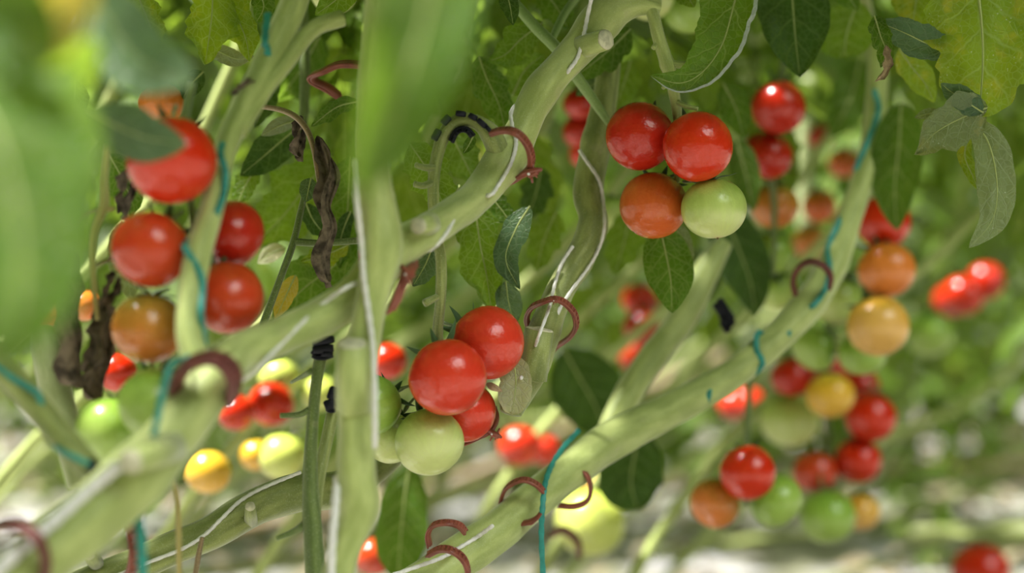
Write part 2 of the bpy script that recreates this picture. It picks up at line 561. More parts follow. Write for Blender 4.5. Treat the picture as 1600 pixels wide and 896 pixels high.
def clip(label, pts, w, mat='clip', axis=(0.3, 1, 0.2), clasp=None, group='plastic vine clips', rungs=True, prongs=True):
    """C-shaped plastic clip: a curved band with crossbars on its outer side, and a toothed clasp"""
    sp = catmull(res(pts), 10)
    wp = [P(*q) for q in sp]
    c = sum(wp, Vector()) / len(wp)
    root = empty('vine_clip', wp[0], label, 'clip', group)
    ax = Vector(axis).normalized()
    r = [W(w * 0.66, q[2]) for q in sp]
    b = MB().tube(wp, [x * 0.62 for x in r], 8, 1.9, True, 0, 0, flat_ref=ax)
    # two raised rims along the outer face
    for sgn in (-1, 1):
        rim = [p + ax * sgn * r[i] * 0.95 + (p - c).normalized() * r[i] * 0.55 for i, p in enumerate(wp)]
        b.tube(rim, [x * 0.3 for x in r], 6)
    if rungs:
        for i in range(2, len(wp) - 2, 3):
            t = (wp[i + 1] - wp[i - 1]).normalized()
            o = (wp[i] - c).normalized()
            b.box(wp[i] + o * r[i] * 0.62, ax * r[i] * 0.95, t * r[i] * 0.35, o * r[i] * 0.28)
    b.build('band', M[mat], root, wp[0])
    if clasp:
        (cx, cy, cdp, sz, ang) = clasp
        q = P(cx, cy, cdp)
        s = W(sz, cdp)
        a = math.radians(ang)
        ex = Vector((math.cos(a), -0.25, -math.sin(a))).normalized()
        ey = Vector((math.sin(a), 0.1, math.cos(a))).normalized()
        ez = ex.cross(ey)
        k = MB()
        k.tube([q - ex * s * 1.1, q - ex * s * .3 + ey * s * .12, q + ex * s * .5, q + ex * s * 1.05 - ey * s * .1], [s * .2, s * .3, s * .28, s * .12], 8, 1.5, flat_ref=ez)
        k.box(q + ex * s * .25 - ey * s * .22, ex * s * .42, ey * s * .14, ez * s * .34)
        if prongs:
            k.tube([q + ex * s * .45, q + ex * s * .52 + ey * s * .75], [s * .12, s * .09], 6)
            k.tube([q + ex * s * .1, q - ex * s * .05 - ey * s * .8], [s * .12, s * .09], 6)
            k.tube([q + ex * s * .35, q + ex * s * .45 - ey * s * .55], [s * .1, s * .07], 6)
        co = k.build('clasp', M[mat], root, wp[0])
        MB().tube([q + ez * s * .3 - ey * s * .1, q + ez * s * .5 - ey * s * .1], [s * .12, s * .11], 8).build('pin', M['white'], co, wp[0])['label'] = 'tiny pale highlight modelled as a pin end'  # white nub stands in for the highlight on the clasp
    return root


def tleaf(label, pts, wid, mat='leaf', roll=0, petiole=None, seed=None, cat='leaf', name='tomato_leaf', group=None, rib=True, rib_w=3.2, tipmat=None, **kw):
    """single leaflet seen in the photo; path base -> tip through (px, py, depth)"""
    pp = [P(*q) for q in pts]
    d = pts[0][2]
    sd = seed if seed is not None else len(label) + int(pts[0][0]) % 97
    root = empty(name, pp[0], label, cat, group)
    mb = MB().leaf(pp, W(wid, d), to_cam, seed=sd, roll=math.radians(roll), **kw)
    mb.build('blade', M[mat], root, pp[0])
    if rib:
        nv = kw.get('nv', 7)
        m = 2 * nv + 1
        nu = kw.get('nu', 36)
        line = [mb.v[i * m + nv] for i in range(0, nu - 1, 2)]
        # the raised midrib sits on the blade's underside and shows as a ridge through it
        rr = [W(rib_w / 2, d) * (1 - 0.8 * i / len(line)) for i in range(len(line))]
        MB().tube(line, rr, 6).build('midrib', M['stem'], root, pp[0])
    if petiole:
        tp = catmull(petiole + [pts[0]], 8)
        MB().tube([P(*q) for q in tp], [W(7, d) / 2 for _ in tp], 10, 1.0, True, 0.03, 0.05).build('petiole', M['stemg'], root, pp[0])
    if tipmat:
        (tpts, tw) = tipmat
        tp = [P(*q) for q in tpts]
        MB().leaf(tp, W(tw, tpts[0][2]), to_cam, seed=sd + 1, lobes=3, depth=0.5, ripple=0.3, fold=0.5, nu=20, nv=5).build('dried_tip', M['dryw'], root, pp[0])
    return root


def withered(label, pts, wid, seed=3, twigs=(), mat='dry'):
    """shrivelled brown leaf: a crumpled, twisted, folded blade"""
    pp = [P(*q) for q in pts]
    d = pts[0][2]
    root = empty('withered_leaf', pp[0], label, 'leaf')
    MB().leaf(pp, W(wid, d), to_cam, nu=50, nv=9, lobes=2.3, depth=0.45, fold=0.7, ripple=0.5, pucker=0.12, seed=seed, twist=2.6, base_pow=0.4, tip_pow=0.45) \
        .build('blade', M[mat], root, pp[0])
    MB().leaf([p + Vector((0.002, 0.006, -0.004)) for p in pp], W(wid * .8, d), to_cam, nu=50, nv=8, lobes=1.7, depth=0.5, fold=-0.6, ripple=0.5, pucker=0.1, seed=seed + 4, roll=1.2, twist=-3.0, base_pow=0.5, tip_pow=0.4) \
        .build('curled_lobe', M[mat], root, pp[0])
    for t in twigs:
        tp = catmull(t, 8)
        MB().tube([P(*q) for q in tp], [W(3.2, d) for _ in tp], 8, 1.0, True, 0.05, 0.2).build('petiole', M['stemb'], root, pp[0])
    return root


# ---- tomatoes
FRUITS = []
SUNDIR = Vector((-0.42, -0.10, 0.88)).normalized()      # towards the sun
_fruit_cache = {}


def fruit_mesh(var, mat):
    key = (var, mat.name)
    if key in _fruit_cache:
        return _fruit_cache[key]
    rs = random.Random(var * 13 + 1)
    ns, nr = 48, 34
    lob = rs.choice((4, 5, 6))
    la = rs.uniform(0.006, 0.018)
    ph = rs.random() * 6
    flat = rs.uniform(0.90, 0.97)
    V, F = [], []
    for i in range(nr + 1):
        th = PI * i / nr
        for k in range(ns):
            a = 2 * PI * k / ns
            st, ct = math.sin(th), math.cos(th)
            r = st ** 0.96 if st > 0 else 0
            r *= 1 + la * math.cos(lob * a + ph) * (0.4 + 0.6 * max(0, ct))
            z = ct * flat
            z -= 0.15 * math.exp(-(st / 0.26) ** 2) * (ct > 0)
            z += 0.03 * math.exp(-(st / 0.18) ** 2) * (ct < 0)
            p = Vector((math.cos(a) * r, math.sin(a) * r, z))
            p *= 1 + 0.018 * mnoise.noise(p * 0.9 + Vector((var * 3.7, 0, 0)))
            V.append(p)
    for i in range(nr):
        for k in range(ns):
            a, b = i * ns + k, i * ns + (k + 1) % ns
            F.append((a, a + ns, b + ns, b))
    me = bpy.data.meshes.new('fruit')
    me.from_pydata([tuple(p) for p in V], [], F)
    me.polygons.foreach_set('use_smooth', [True] * len(F))
    me.materials.append(mat)
    _fruit_cache[key] = me
    return me


def calyx_mb(seed, lift=0.35):
    rs = random.Random(seed)
    mb = MB()
    n = rs.choice((5, 6, 6))
    for k in range(n):
        a = 2 * PI * k / n + rs.uniform(-.15, .15)
        o = Vector((math.cos(a), math.sin(a), 0))
        z = Vector((0, 0, 1))
        L = rs.uniform(0.75, 1.0)
        lf = lift * rs.uniform(0.3, 1.6)
        b = z * 0.80
        path = [b + o * 0.03, b + o * L * .35 + z * (0.10 + .1 * lf), b + o * L * .7 + z * (0.06 + 0.35 * lf), b + o * L + z * (-0.04 + 0.9 * lf)]
        mb.leaf(path, 0.22, Vector((0, 0, 1)) + o * -0.3, nu=12, nv=2, lobes=1, depth=0.0, fold=0.35, ripple=0.03, seed=seed + k, base_pow=0.35, tip_pow=0.9)
    return mb


def tomato(px, py, rpx, d, mat, label, anchor=None, group=None, var=None, detail=2, squash=1.0, lift=0.35, facing=None):
    """detail 2: calyx, pedicel and scar; 1: calyx and pedicel; 0: a far fruit, fruit and calyx"""
    c = P(px, py, d)
    r = W(rpx, d)
    FRUITS.append((px, py, rpx, d, c, label.startswith(('sunlit', 'large sunlit'))))
    var = var if var is not None else int(px * 7 + py * 3) % 9
    root = empty('tomato', c, label, 'tomato', group)
    if anchor is None:
        anchor = (px + RS.uniform(-.3, .3) * rpx, py - rpx * 1.5, d + W(rpx * .5, d))
    A = P(*anchor)
    up = (A - c)
    if facing is not None:
        up = Vector(facing)
    q = up.to_track_quat('Z', 'Y')
    root.rotation_mode = 'QUATERNION'
    root.rotation_quaternion = q
    fo = bpy.data.objects.new('fruit', fruit_mesh(var, T[mat]))
    COL.objects.link(fo)
    fo.parent = root
    fo.scale = (r, r, r * squash)
    cb = calyx_mb(var * 7 + int(px), lift)
    co = cb.build('calyx', M['calyx'], root)
    co.scale = (r, r, r * squash)
    if detail >= 1:
        la = q.inverted() @ (A - c)
        L = la.length
        s0 = Vector((0, 0, r * squash * 0.78))
        e = la if L > r * 1.05 else Vector((0, 0, r * 1.25))
        if L > r * 2.2:
            e = la * (2.0 * r / L)
        md = (s0 + e) / 2 + Vector((r * .05, r * .04, r * 0.03))
        pb = MB().tube([Vector(x) for x in catmull([tuple(s0), tuple(md), tuple(e)], 5)], [r * .055, r * .05, r * .05, r * .06, r * .085, r * .085, r * .06, r * .05, r * .05, r * .05, r * .05], 8)
        pb.build('pedicel', M['stemd'], root)
    if detail >= 3:
        sc = MB().tube([Vector((0, 0, -r * squash * .90)), Vector((0, 0, -r * squash * 0.955))], [r * .03, r * .015], 8)
        sc.build('blossom_scar', M['scar'], root)
    return root


# ---- whole plants behind
def compound_leaf(seed):
    """one pinnate tomato leaf: drooping rachis with leaflets; base at origin, grows along +X"""
    rs = random.Random(seed)
    L = 0.36
    mb = MB()
    rp = catmull([(0, 0, 0), (L * .33, rs.uniform(-.01, .01), 0.035), (L * .66, rs.uniform(-.02, .02), -0.005), (L * .93, rs.uniform(-.03, .03), -0.10)], 7)
    rp = [Vector(p) for p in rp]
    mb.tube(rp, [0.0026 * (1 - .6 * i / len(rp)) for i in range(len(rp))], 6)
    k = len(rp) - 1

    def lf(i, side, ln, wd):
        b = rp[i]
        t = (rp[min(i + 1, k)] - rp[max(i - 1, 0)]).normalized()
        o = Vector((0, side, 0))
        dr = (t * (0.55 if side else 1) + o * 0.85 + Vector((0, 0, rs.uniform(-.35, .15)))).normalized()
        g = Vector((0, 0, -1))
        s = rs.uniform(.3, .9)
        path = [b, b + dr * ln * .15, b + dr * ln * .55 + g * ln * .08 * s, b + dr * ln * .92 + g * ln * .38 * s]
        mb.leaf(path, wd, Vector((rs.uniform(-.3, .3), rs.uniform(-.3, .3), 1)), nu=14, nv=3, lobes=3, depth=0.34, fold=0.2, ripple=0.10, pucker=0.03, seed=rs.randrange(999), cup=0.2)
    lf(k, 0, rs.uniform(.11, .14), rs.uniform(.07, .095))
    for i, sz in ((k - 4, .11), (k - 9, .12), (k - 14, .085)):
        for side in (-1, 1):
            lf(max(1, i + rs.randrange(-1, 2)), side, sz * rs.uniform(.85, 1.15), sz * rs.uniform(.5, .68))
    for i in (k - 6, k - 11, k - 16):
        for side in (-1, 1):
            if rs.random() < .6:
                lf(max(1, i), side, .035, .026)
    me = mb.build('leaf', M['bgleaf'])
    data = me.data
    bpy.data.objects.remove(me)
    return data


def in_the_way(data, mat, clear, above=False):
    """True when a leaf of a plant behind would hang in front of a fruit, or shade one of the sunlit ones"""
    n = len(data.vertices)
    co = np.empty(n * 3, np.float32)
    data.vertices.foreach_get('co', co)
    co = co.reshape(-1, 3)[::3]
    m = np.array(mat)
    w_ = co @ m[:3, :3].T + m[:3, 3]
    y = np.maximum(w_[:, 1], 0.05)
    qx = 800 + w_[:, 0] / y * FPX
    qy = 448 - (w_[:, 2] - CAMH) / y * FPX
    if clear and (y < clear).any():
        return True
    if above and ((qy > -30) & (qx > -60) & (qx < 1660)).any():
        return True
    for (fx, fy, fr, fd, c, sun) in FRUITS:
        near = y < fd
        if near.any() and (((qx - fx) ** 2 + (qy - fy) ** 2 < (fr * 0.95) ** 2) & near).any():
            return True
        if sun:
            rel = w_ - np.array(c)
            al = rel @ np.array(SUNDIR)
            ds = np.linalg.norm(rel - al[:, None] * np.array(SUNDIR), axis=1)
            if ((ds < 0.032) & (al > 0.01)).any():
                return True
    return False


LEAVES = [compound_leaf(s) for s in (3, 14, 25, 36, 47, 58)]


def plant(px, d, z0, z1, nl, label, seed, lean=0.0, stem=(0.008, 'stemg'), scale=1.0, avoid=None, droop=0.0):
    rs = random.Random(seed)
    x = W(px - 800, d)
    base = Vector((x - lean, d, 0.0))
    root = empty('tomato_plant', base, label, 'tomato plant', 'tomato plants growing in the rows behind')
    zt = max(z1 + 0.05, 1.2)
    line = [(base.x, d, 0.0), (x - lean * .6, d + rs.uniform(-.02, .02), z0 * .5), (x + rs.uniform(-.02, .02), d, z0), (x + rs.uniform(-.03, .03), d, zt)]
    sp = [Vector(p) for p in catmull(line, 8)]
    MB().tube(sp, [stem[0] * (1.15 - .4 * i / len(sp)) for i in range(len(sp))], 10, 1, True, .03, .1, seed=seed).build('main_stem', M[stem[1]], root, base)
    for i in range(nl):
        z = z0 + (z1 - z0) * (i + rs.random()) / nl
        q = min(sp, key=lambda p: abs(p.z - z))
        for attempt in range(14):
            data = LEAVES[rs.randrange(len(LEAVES))]
            az = i * 2.39996 + rs.uniform(-.5, .5) + seed + attempt * .7
            s = rs.uniform(.75, 1.1) * scale
            loc = Vector((q.x, q.y, z))
            rot = Matrix.Rotation(az, 3, 'Z') @ Matrix.Rotation(rs.uniform(-.15, .55) + droop, 3, 'Y') @ Matrix.Rotation(rs.uniform(-.35, .35), 3, 'X')
            m4 = Matrix.Translation(loc) @ rot.to_4x4() @ Matrix.Scale(s, 4)
            if not in_the_way(data, m4, avoid):
                break
        else:
            continue
        o = bpy.data.objects.new('leaf', data)
        COL.objects.link(o)
        o.parent = root
        o.location = loc - base
        o.rotation_euler = rot.to_euler()
        o.scale = (s, s, s)
    return root


def shade_canopy(key, pts, n, seed):
    """unseen growth added above the picture to shade the front row: leaves along a line of world points"""
    rs = random.Random(seed)
    root = VROOT[key]
    sp = [Vector(p) for p in catmull(pts, 8)]
    MB().tube(sp, [0.008] * len(sp), 10, 1, True, .03, .1, seed=seed).build('added_upper_stem', M['stemg'], root, root.location.copy())
    for i in range(n):
        q = sp[min(len(sp) - 1, int(rs.random() * len(sp)))]
        for attempt in range(24):
            data = LEAVES[rs.randrange(len(LEAVES))]
            m4 = Matrix.Translation(q + Vector((0, 0, attempt * 0.015))) @ (Matrix.Rotation(i * 2.4 + attempt, 3, 'Z') @ Matrix.Rotation(rs.uniform(-.35, .25), 3, 'Y')).to_4x4()
            if not in_the_way(data, m4, None, True):
                break
        else:
            continue
        o = bpy.data.objects.new('leaf', data)
        COL.objects.link(o)
        o.parent = root
        o.location = m4.to_translation() - root.location
        o.rotation_euler = m4.to_euler()

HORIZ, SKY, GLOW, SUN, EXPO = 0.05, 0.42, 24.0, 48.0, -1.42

# ================================================================ SETTING
def structure(o):
    o['kind'] = 'structure'
    return o


def floor_mat():
    m, nt, out = newmat('white ground film')
    g = N(nt)
    obj = g.n('ShaderNodeTexCoord').outputs['Object']
    n1 = g.noise(obj, 3.0, 5, 0.6)
    n2 = g.noise(obj, 14, 4)
    c = g.mix(g.step(n1, 0.38, 0.56), (0.40, 0.39, 0.41), (0.17, 0.17, 0.11))
    c = g.mix(g.math('MULTIPLY', g.step(n2, 0.58, 0.72), 0.8), c, (0.22, 0.24, 0.11))
    b = g.n('ShaderNodeBsdfPrincipled')
    setp(b, Base_Color=c, Roughness=0.35, Normal=g.bump(n2, 0.6, 0.03))
    g.l(b.outputs[0], out.inputs[0])
    return m


def grid_sheet(name, o, ex, ey, nx, ny, hfun, mat):
    v = []
    for j in range(ny + 1):
        for i in range(nx + 1):
            p = o + ex * (i / nx) + ey * (j / ny)
            v.append(p + hfun(p))
    f = [(j * (nx + 1) + i, j * (nx + 1) + i + 1, (j + 1) * (nx + 1) + i + 1, (j + 1) * (nx + 1) + i) for j in range(ny) for i in range(nx)]
    return mesh_obj(name, v, f, mat)


structure(grid_sheet('floor', Vector((-7, -6, 0)), Vector((14, 0, 0)), Vector((0, 18, 0)), 70, 90,
                     lambda p: Vector((0, 0, -0.012 + 0.012 * mnoise.noise(p * 2.2))), floor_mat()))
wm = plain_mat('pale greenhouse wall film', (0.36, 0.42, 0.30), 0.5, 0.3, 1.2, trans=0.25)
structure(grid_sheet('wall_back', Vector((-6, 11.6, 0)), Vector((12, 0, 0)), Vector((0, 0, 4.2)), 60, 12,
                     lambda p: Vector((0, 0.02 * math.sin(p.x * 6), 0)), wm))

# ================================================================ WORLD AND SUN
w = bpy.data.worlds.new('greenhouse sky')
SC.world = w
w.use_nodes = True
nt = w.node_tree
nt.nodes.clear()
g = N(nt)
wo = g.n('ShaderNodeOutputWorld')
bg = g.n('ShaderNodeBackground')
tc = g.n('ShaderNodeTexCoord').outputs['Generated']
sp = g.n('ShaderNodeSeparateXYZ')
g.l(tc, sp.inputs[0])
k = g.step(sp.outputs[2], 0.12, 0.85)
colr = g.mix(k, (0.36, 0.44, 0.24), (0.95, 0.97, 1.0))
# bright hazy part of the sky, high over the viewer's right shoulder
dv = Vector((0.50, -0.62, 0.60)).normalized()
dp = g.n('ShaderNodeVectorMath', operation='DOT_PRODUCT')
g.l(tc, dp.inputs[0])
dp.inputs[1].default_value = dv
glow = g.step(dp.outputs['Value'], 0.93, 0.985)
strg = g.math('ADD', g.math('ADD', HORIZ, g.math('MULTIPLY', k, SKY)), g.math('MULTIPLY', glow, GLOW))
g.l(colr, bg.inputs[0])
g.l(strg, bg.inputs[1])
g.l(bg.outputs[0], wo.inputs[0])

sd = bpy.data.lights.new('sun', 'SUN')
sd.energy = SUN
sd.angle = math.radians(2.5)
sd.color = (1.0, 0.96, 0.90)
so = bpy.data.objects.new('sun', sd)
COL.objects.link(so)
so.rotation_euler = (-SUNDIR).to_track_quat('-Z', 'Y').to_euler()
so.location = (-2, 5, 8)

SC.view_settings.view_transform = 'Standard'
SC.view_settings.look = 'None'
SC.view_settings.gamma = 1.0
SC.view_settings.use_curve_mapping = False
SC.view_settings.exposure = EXPO
SC.cycles.max_bounces = 8
SC.cycles.transmission_bounces = 4
SC.cycles.sample_clamp_indirect = 6.0
SC.cycles.use_denoising = True

# ================================================================ VINES
vine('S1', 'thick pale green stem slanting up to the four-fruit truss, white twine wound on it',
     [(1030, 12, 1.505, 24), (990, 6, 1.50, 44), (945, 25, 1.495, 56), (905, 75, 1.485, 52), (862, 120, 1.47, 54), (832, 165, 1.462, 52), (812, 210, 1.455, 50), (786, 255, 1.442, 52),
      (745, 308, 1.415, 54), (690, 348, 1.365, 54), (640, 378, 1.34, 56), (600, 410, 1.325, 58), (560, 455, 1.31, 60), (500, 497, 1.285, 60), (430, 530, 1.25, 62), (368, 556, 1.215, 62), (325, 605, 1.18, 72),
      (270, 680, 1.15, 88), (200, 758, 1.12, 96), (120, 830, 1.095, 100), (20, 910, 1.07, 104), (-60, 980, 1.05, 104)], 'stem', n=12, ridge=0.035, rough=0.16,
     stubs=[((905, 75, 1.48), (946, 62, 1.455), 38, 34), ((672, 350, 1.335), (654, 353, 1.312), 36, 28), ((268, 700, 1.13), (205, 722, 1.075), 52, 40)],
     knobs=[(826, 130, 22, 0.28), (770, 235, 40, 0.32), (945, 40, 40, 0.22), (620, 395, 50, 0.15), (340, 590, 40, .12), (220, 740, 50, .1)], hairs=1100, hair_len=0.0016)
vine('S2', 'blurred upright stem crossing in front of the slanting stem, cut stub halfway down',
     [(600, -60, 1.30, 50), (590, 60, 1.295, 50), (580, 180, 1.29, 50), (586, 290, 1.285, 56), (597, 380, 1.28, 60), (582, 470, 1.275, 52), (563, 560, 1.27, 54), (556, 650, 1.265, 54), (558, 740, 1.26, 60),
      (562, 795, 1.26, 58), (540, 860, 1.255, 52), (520, 930, 1.25, 52), (510, 1000, 1.25, 52)], 'stem', stubs=[((553, 640, 1.262), (550, 538, 1.245), 58, 48)],
     knobs=[(575, 790, 25, .15), (600, 390, 40, .12)])
vine('S4', 'stem with turquoise twine running down in front of the red fruit on the left',
     [(475, -40, 1.36, 40), (448, 35, 1.345, 44), (412, 110, 1.32, 42), (375, 180, 1.29, 38), (350, 245, 1.26, 36), (333, 320, 1.235, 38), (310, 400, 1.21, 42), (297, 470, 1.195, 40), (296, 530, 1.185, 42), (318, 590, 1.18, 44)],
     'stem', knobs=[(395, 150, 20, .2)], parts=[([(535, 28, 1.36), (490, 45, 1.35), (450, 92, 1.33), (405, 150, 1.305), (372, 205, 1.28)], 26, 32, 'side_branch')])
vine('S5', 'ribbed upright stem between the two fruit trusses, two strands of white twine',
     [(965, -50, 1.64, 36), (955, 60, 1.625, 38), (945, 150, 1.61, 38), (932, 222, 1.60, 44), (918, 300, 1.585, 46), (926, 350, 1.575, 44), (905, 405, 1.56, 46), (872, 460, 1.54, 46), (850, 520, 1.515, 48), (828, 575, 1.50, 56), (806, 618, 1.49, 52), (798, 646, 1.485, 34)],
     'stemg', knobs=[(932, 222, 14, .15), (926, 362, 20, .12), (838, 515, 20, .15)], stubs=[((830, 592, 1.487), (843, 516, 1.484), 52, 46)])
vine('S6', 'long stem curving diagonally from the upper right down to the bottom, turquoise twine beside',
     [(1372, 60, 1.92, 30), (1370, 150, 1.90, 32), (1358, 245, 1.875, 36), (1328, 335, 1.85, 40), (1298, 420, 1.82, 48), (1255, 485, 1.79, 48), (1195, 545, 1.76, 48), (1125, 597, 1.73, 50), (1040, 645, 1.69, 54), (955, 688, 1.65, 62), (890, 735, 1.61, 60),
      (830, 785, 1.575, 60), (765, 838, 1.54, 66), (690, 890, 1.51, 66), (600, 950, 1.48, 66)], 'stem', knobs=[(1372, 240, 12, .2), (1250, 490, 25, .1), (925, 665, 20, .12)], hairs=400)
vine('S7', 'blurred stem rising from the diagonal stem towards the leaf below the four fruits',
     [(1130, 380, 1.86, 30), (1095, 440, 1.84, 46), (1060, 508, 1.82, 46), (1012, 570, 1.80, 46), (975, 630, 1.78, 46), (950, 690, 1.76, 44)], 'stem')
vine('S8', 'hairy stem lying low behind the upright stem, white twine along it',
     [(640, 690, 1.62, 26), (590, 735, 1.57, 40), (530, 765, 1.535, 56), (470, 770, 1.51, 58), (400, 792, 1.485, 56), (335, 830, 1.465, 54), (265, 860, 1.45, 54), (170, 900, 1.43, 54), (60, 950, 1.41, 54)], 'stemg', hairs=900,
     stubs=[((392, 815, 1.475), (391, 792, 1.43), 22, 16), ((150, 880, 1.42), (140, 868, 1.38), 24, 18)])
vine('S9', 'thin green fruit stalk with short side twigs, held in a black truss support',
     [(505, 535, 1.40, 20), (494, 600, 1.395, 19), (487, 680, 1.39, 20), (485, 760, 1.385, 24), (490, 840, 1.38, 30), (494, 930, 1.375, 32)], 'stemd', cat='stalk', name='truss_stalk',
     parts=[([(490, 636, 1.393), (468, 648, 1.39), (438, 650, 1.385)], 11, 9, 'side_twig'), ([(487, 812, 1.385), (462, 830, 1.38), (432, 842, 1.375)], 14, 8, 'side_twig'), ([(486, 580, 1.393), (455, 598, 1.42)], 9, 5, 'side_twig')])
vine('S9b', 'pale green stalk leaning against the upright stem under a black support',
     [(522, 640, 1.42, 20), (508, 700, 1.41, 20), (496, 760, 1.40, 20), (490, 830, 1.395, 18)], 'stemg', cat='stalk', name='truss_stalk')
vine('S10', 'green stem slanting down from the left edge, turquoise twine along it',
     [(-70, 500, 1.20, 44), (0, 572, 1.19, 44), (60, 640, 1.18, 44), (110, 698, 1.17, 42), (150, 745, 1.165, 38), (190, 800, 1.16, 36)], 'stemg')
vine('S11', 'pale upright stem end beside the withered leaf on the left',
     [(66, 515, 1.33, 34), (76, 560, 1.325, 50), (92, 630, 1.32, 50), (108, 690, 1.315, 44), (125, 760, 1.31, 40)], 'stemp')
vine('S12', 'distant pale stem rising behind the upper red pair', [(1185, -60, 2.5, 28), (1172, 60, 2.5, 30), (1160, 200, 2.5, 32), (1150, 330, 2.5, 30)], 'stemp')
vine('S12b', 'distant pale stem between the upper red pair and the bright bare stem', [(1262, 120, 2.8, 20), (1255, 260, 2.8, 22), (1262, 420, 2.8, 22)], 'stemp')
vine('S13', 'fuzzy fruit stalk the sharp four-fruit cluster hangs from',
     [(1012, 4, 1.505, 24), (1020, 22, 1.50, 20), (1030, 60, 1.495, 20), (1044, 105, 1.495, 21), (1052, 140, 1.50, 18), (1058, 175, 1.515, 15), (1060, 220, 1.53, 12), (1058, 285, 1.53, 9)], 'stem', cat='stalk', name='truss_stalk', hairs=700, rough=0.12,
     knobs=[(1047, 100, 8, .25)], parts=[([(1047, 98, 1.495), (1060, 101, 1.49), (1075, 102, 1.485)], 11, 12, 'side_twig'), ([(1056, 158, 1.51), (1072, 166, 1.49), (1090, 170, 1.485)], 9, 7, 'side_twig'),
                                         ([(1028, 66, 1.495), (1021, 75, 1.49)], 9, 8, 'side_twig'), ([(1044, 128, 1.495), (1036, 138, 1.49)], 9, 6, 'side_twig')])
vine('S14', 'fruit stalk arching over a black support down to the centre cluster',
     [(782, 245, 1.437, 34), (768, 212, 1.435, 34), (748, 193, 1.435, 24), (722, 188, 1.435, 22), (698, 204, 1.435, 21), (684, 240, 1.433, 20), (677, 290, 1.43, 18), (680, 350, 1.43, 18), (689, 410, 1.43, 17), (688, 470, 1.435, 17), (684, 522, 1.45, 16), (690, 580, 1.465, 12), (672, 640, 1.47, 10)],
     'stemg', cat='stalk', name='truss_stalk', hairs=700, n=10, parts=[([(680, 262, 1.43), (664, 262, 1.42), (650, 258, 1.415)], 12, 9, 'side_twig'), ([(678, 284, 1.43), (662, 290, 1.42), (648, 288, 1.415)], 11, 10, 'side_twig'),
                                                            ([(688, 462, 1.435), (676, 468, 1.425), (664, 474, 1.42)], 9, 13, 'side_twig')])
vine('S15', 'pale leaf stalk slanting from the top edge to the thick stem', [(792, -10, 1.55, 16), (835, 40, 1.545, 17), (872, 78, 1.54, 18), (905, 125, 1.55, 17), (935, 168, 1.56, 15), (958, 200, 1.57, 11)], 'light_stem', cat='leaf stalk', name='leaf_stalk')
vine('S15b', 'short pale leaf stalk crossing behind the slanting leaf stalk', [(905, -10, 1.6, 12), (880, 25, 1.58, 12), (862, 62, 1.56, 11)], 'light_stem', cat='leaf stalk', name='leaf_stalk')
vine('S16', 'dark green upright stalk behind the branching stem', [(470, -20, 1.66, 15), (476, 70, 1.66, 16), (475, 170, 1.66, 15), (470, 220, 1.66, 12)], 'stemd', cat='stalk', name='leaf_stalk')
vine('S17', 'yellowed leaf stalk carrying the withered leaf on the left',
     [(168, 228, 1.30, 10), (164, 280, 1.295, 12), (163, 320, 1.29, 14), (148, 365, 1.285, 12), (146, 420, 1.285, 10), (152, 500, 1.285, 8)], 'stemy', cat='leaf stalk', name='leaf_stalk', parts=[([(162, 328, 1.29), (178, 326, 1.29)], 9, 7, 'side_twig')])
vine('S18', 'slim green leaf stalk zigzagging beside the red fruit', [(480, 285, 1.5, 8), (470, 330, 1.5, 10), (458, 380, 1.495, 11), (440, 430, 1.49, 11), (412, 505, 1.485, 12), (400, 540, 1.48, 12)], 'stemd', cat='leaf stalk', name='leaf_stalk',
     parts=[([(460, 378, 1.495), (500, 380, 1.50), (560, 376, 1.51)], 12, 10, 'side_twig')])
vine('S19', 'thin brown leaf stalk arching left of the big blurred leaf', [(395, 165, 1.5, 7), (440, 172, 1.49, 9), (470, 190, 1.48, 10), (488, 225, 1.475, 9), (500, 290, 1.47, 8), (510, 330, 1.47, 7)], 'stemb', cat='leaf stalk', name='leaf_stalk')
vine('S20', 'yellow stalk dangling below the low hairy stem', [(270, 740, 1.3, 6), (278, 800, 1.3, 9), (280, 896, 1.3, 9), (280, 930, 1.3, 9)], 'stemy', cat='leaf stalk', name='leaf_stalk')
vine('S21', 'brown twig hanging from the twine at the lower left', [(316, 840, 1.42, 7), (310, 870, 1.42, 9), (300, 930, 1.42, 9)], 'stemb', cat='leaf stalk', name='leaf_stalk')

# fruit stalks of the blurred trusses
for key, label, pts in (
    ('TC', 'fruit stalk hidden inside the left red and green truss', [(300, 130, 1.30, 14), (285, 230, 1.29, 13), (300, 330, 1.27, 12), (300, 430, 1.26, 11), (262, 560, 1.255, 9), (220, 620, 1.25, 8)]),
    ('TD', 'fruit stalk of the upper red pair', [(1225, 90, 1.95, 12), (1216, 160, 1.96, 11), (1205, 240, 1.965, 10), (1210, 330, 1.99, 9), (1208, 430, 2.0, 8)]),
    ('TE', 'fruit stalk of the orange pair', [(1390, 250, 2.0, 12), (1370, 340, 2.005, 12), (1355, 430, 2.0, 11), (1345, 520, 2.0, 9)]),
    ('TF', 'fruit stalk of the blurred red and yellow truss', [(1300, 500, 2.3, 11), (1290, 600, 2.3, 11), (1295, 690, 2.3, 10), (1305, 800, 2.3, 8)]),
    ('TG', 'fruit stalk of the three fruits low on the right', [(1172, 590, 1.96, 10), (1168, 660, 1.95, 10), (1166, 745, 1.935, 9), (1165, 790, 1.93, 7)])):
    vine(key, label, pts, 'stemd', cat='stalk', name='truss_stalk')

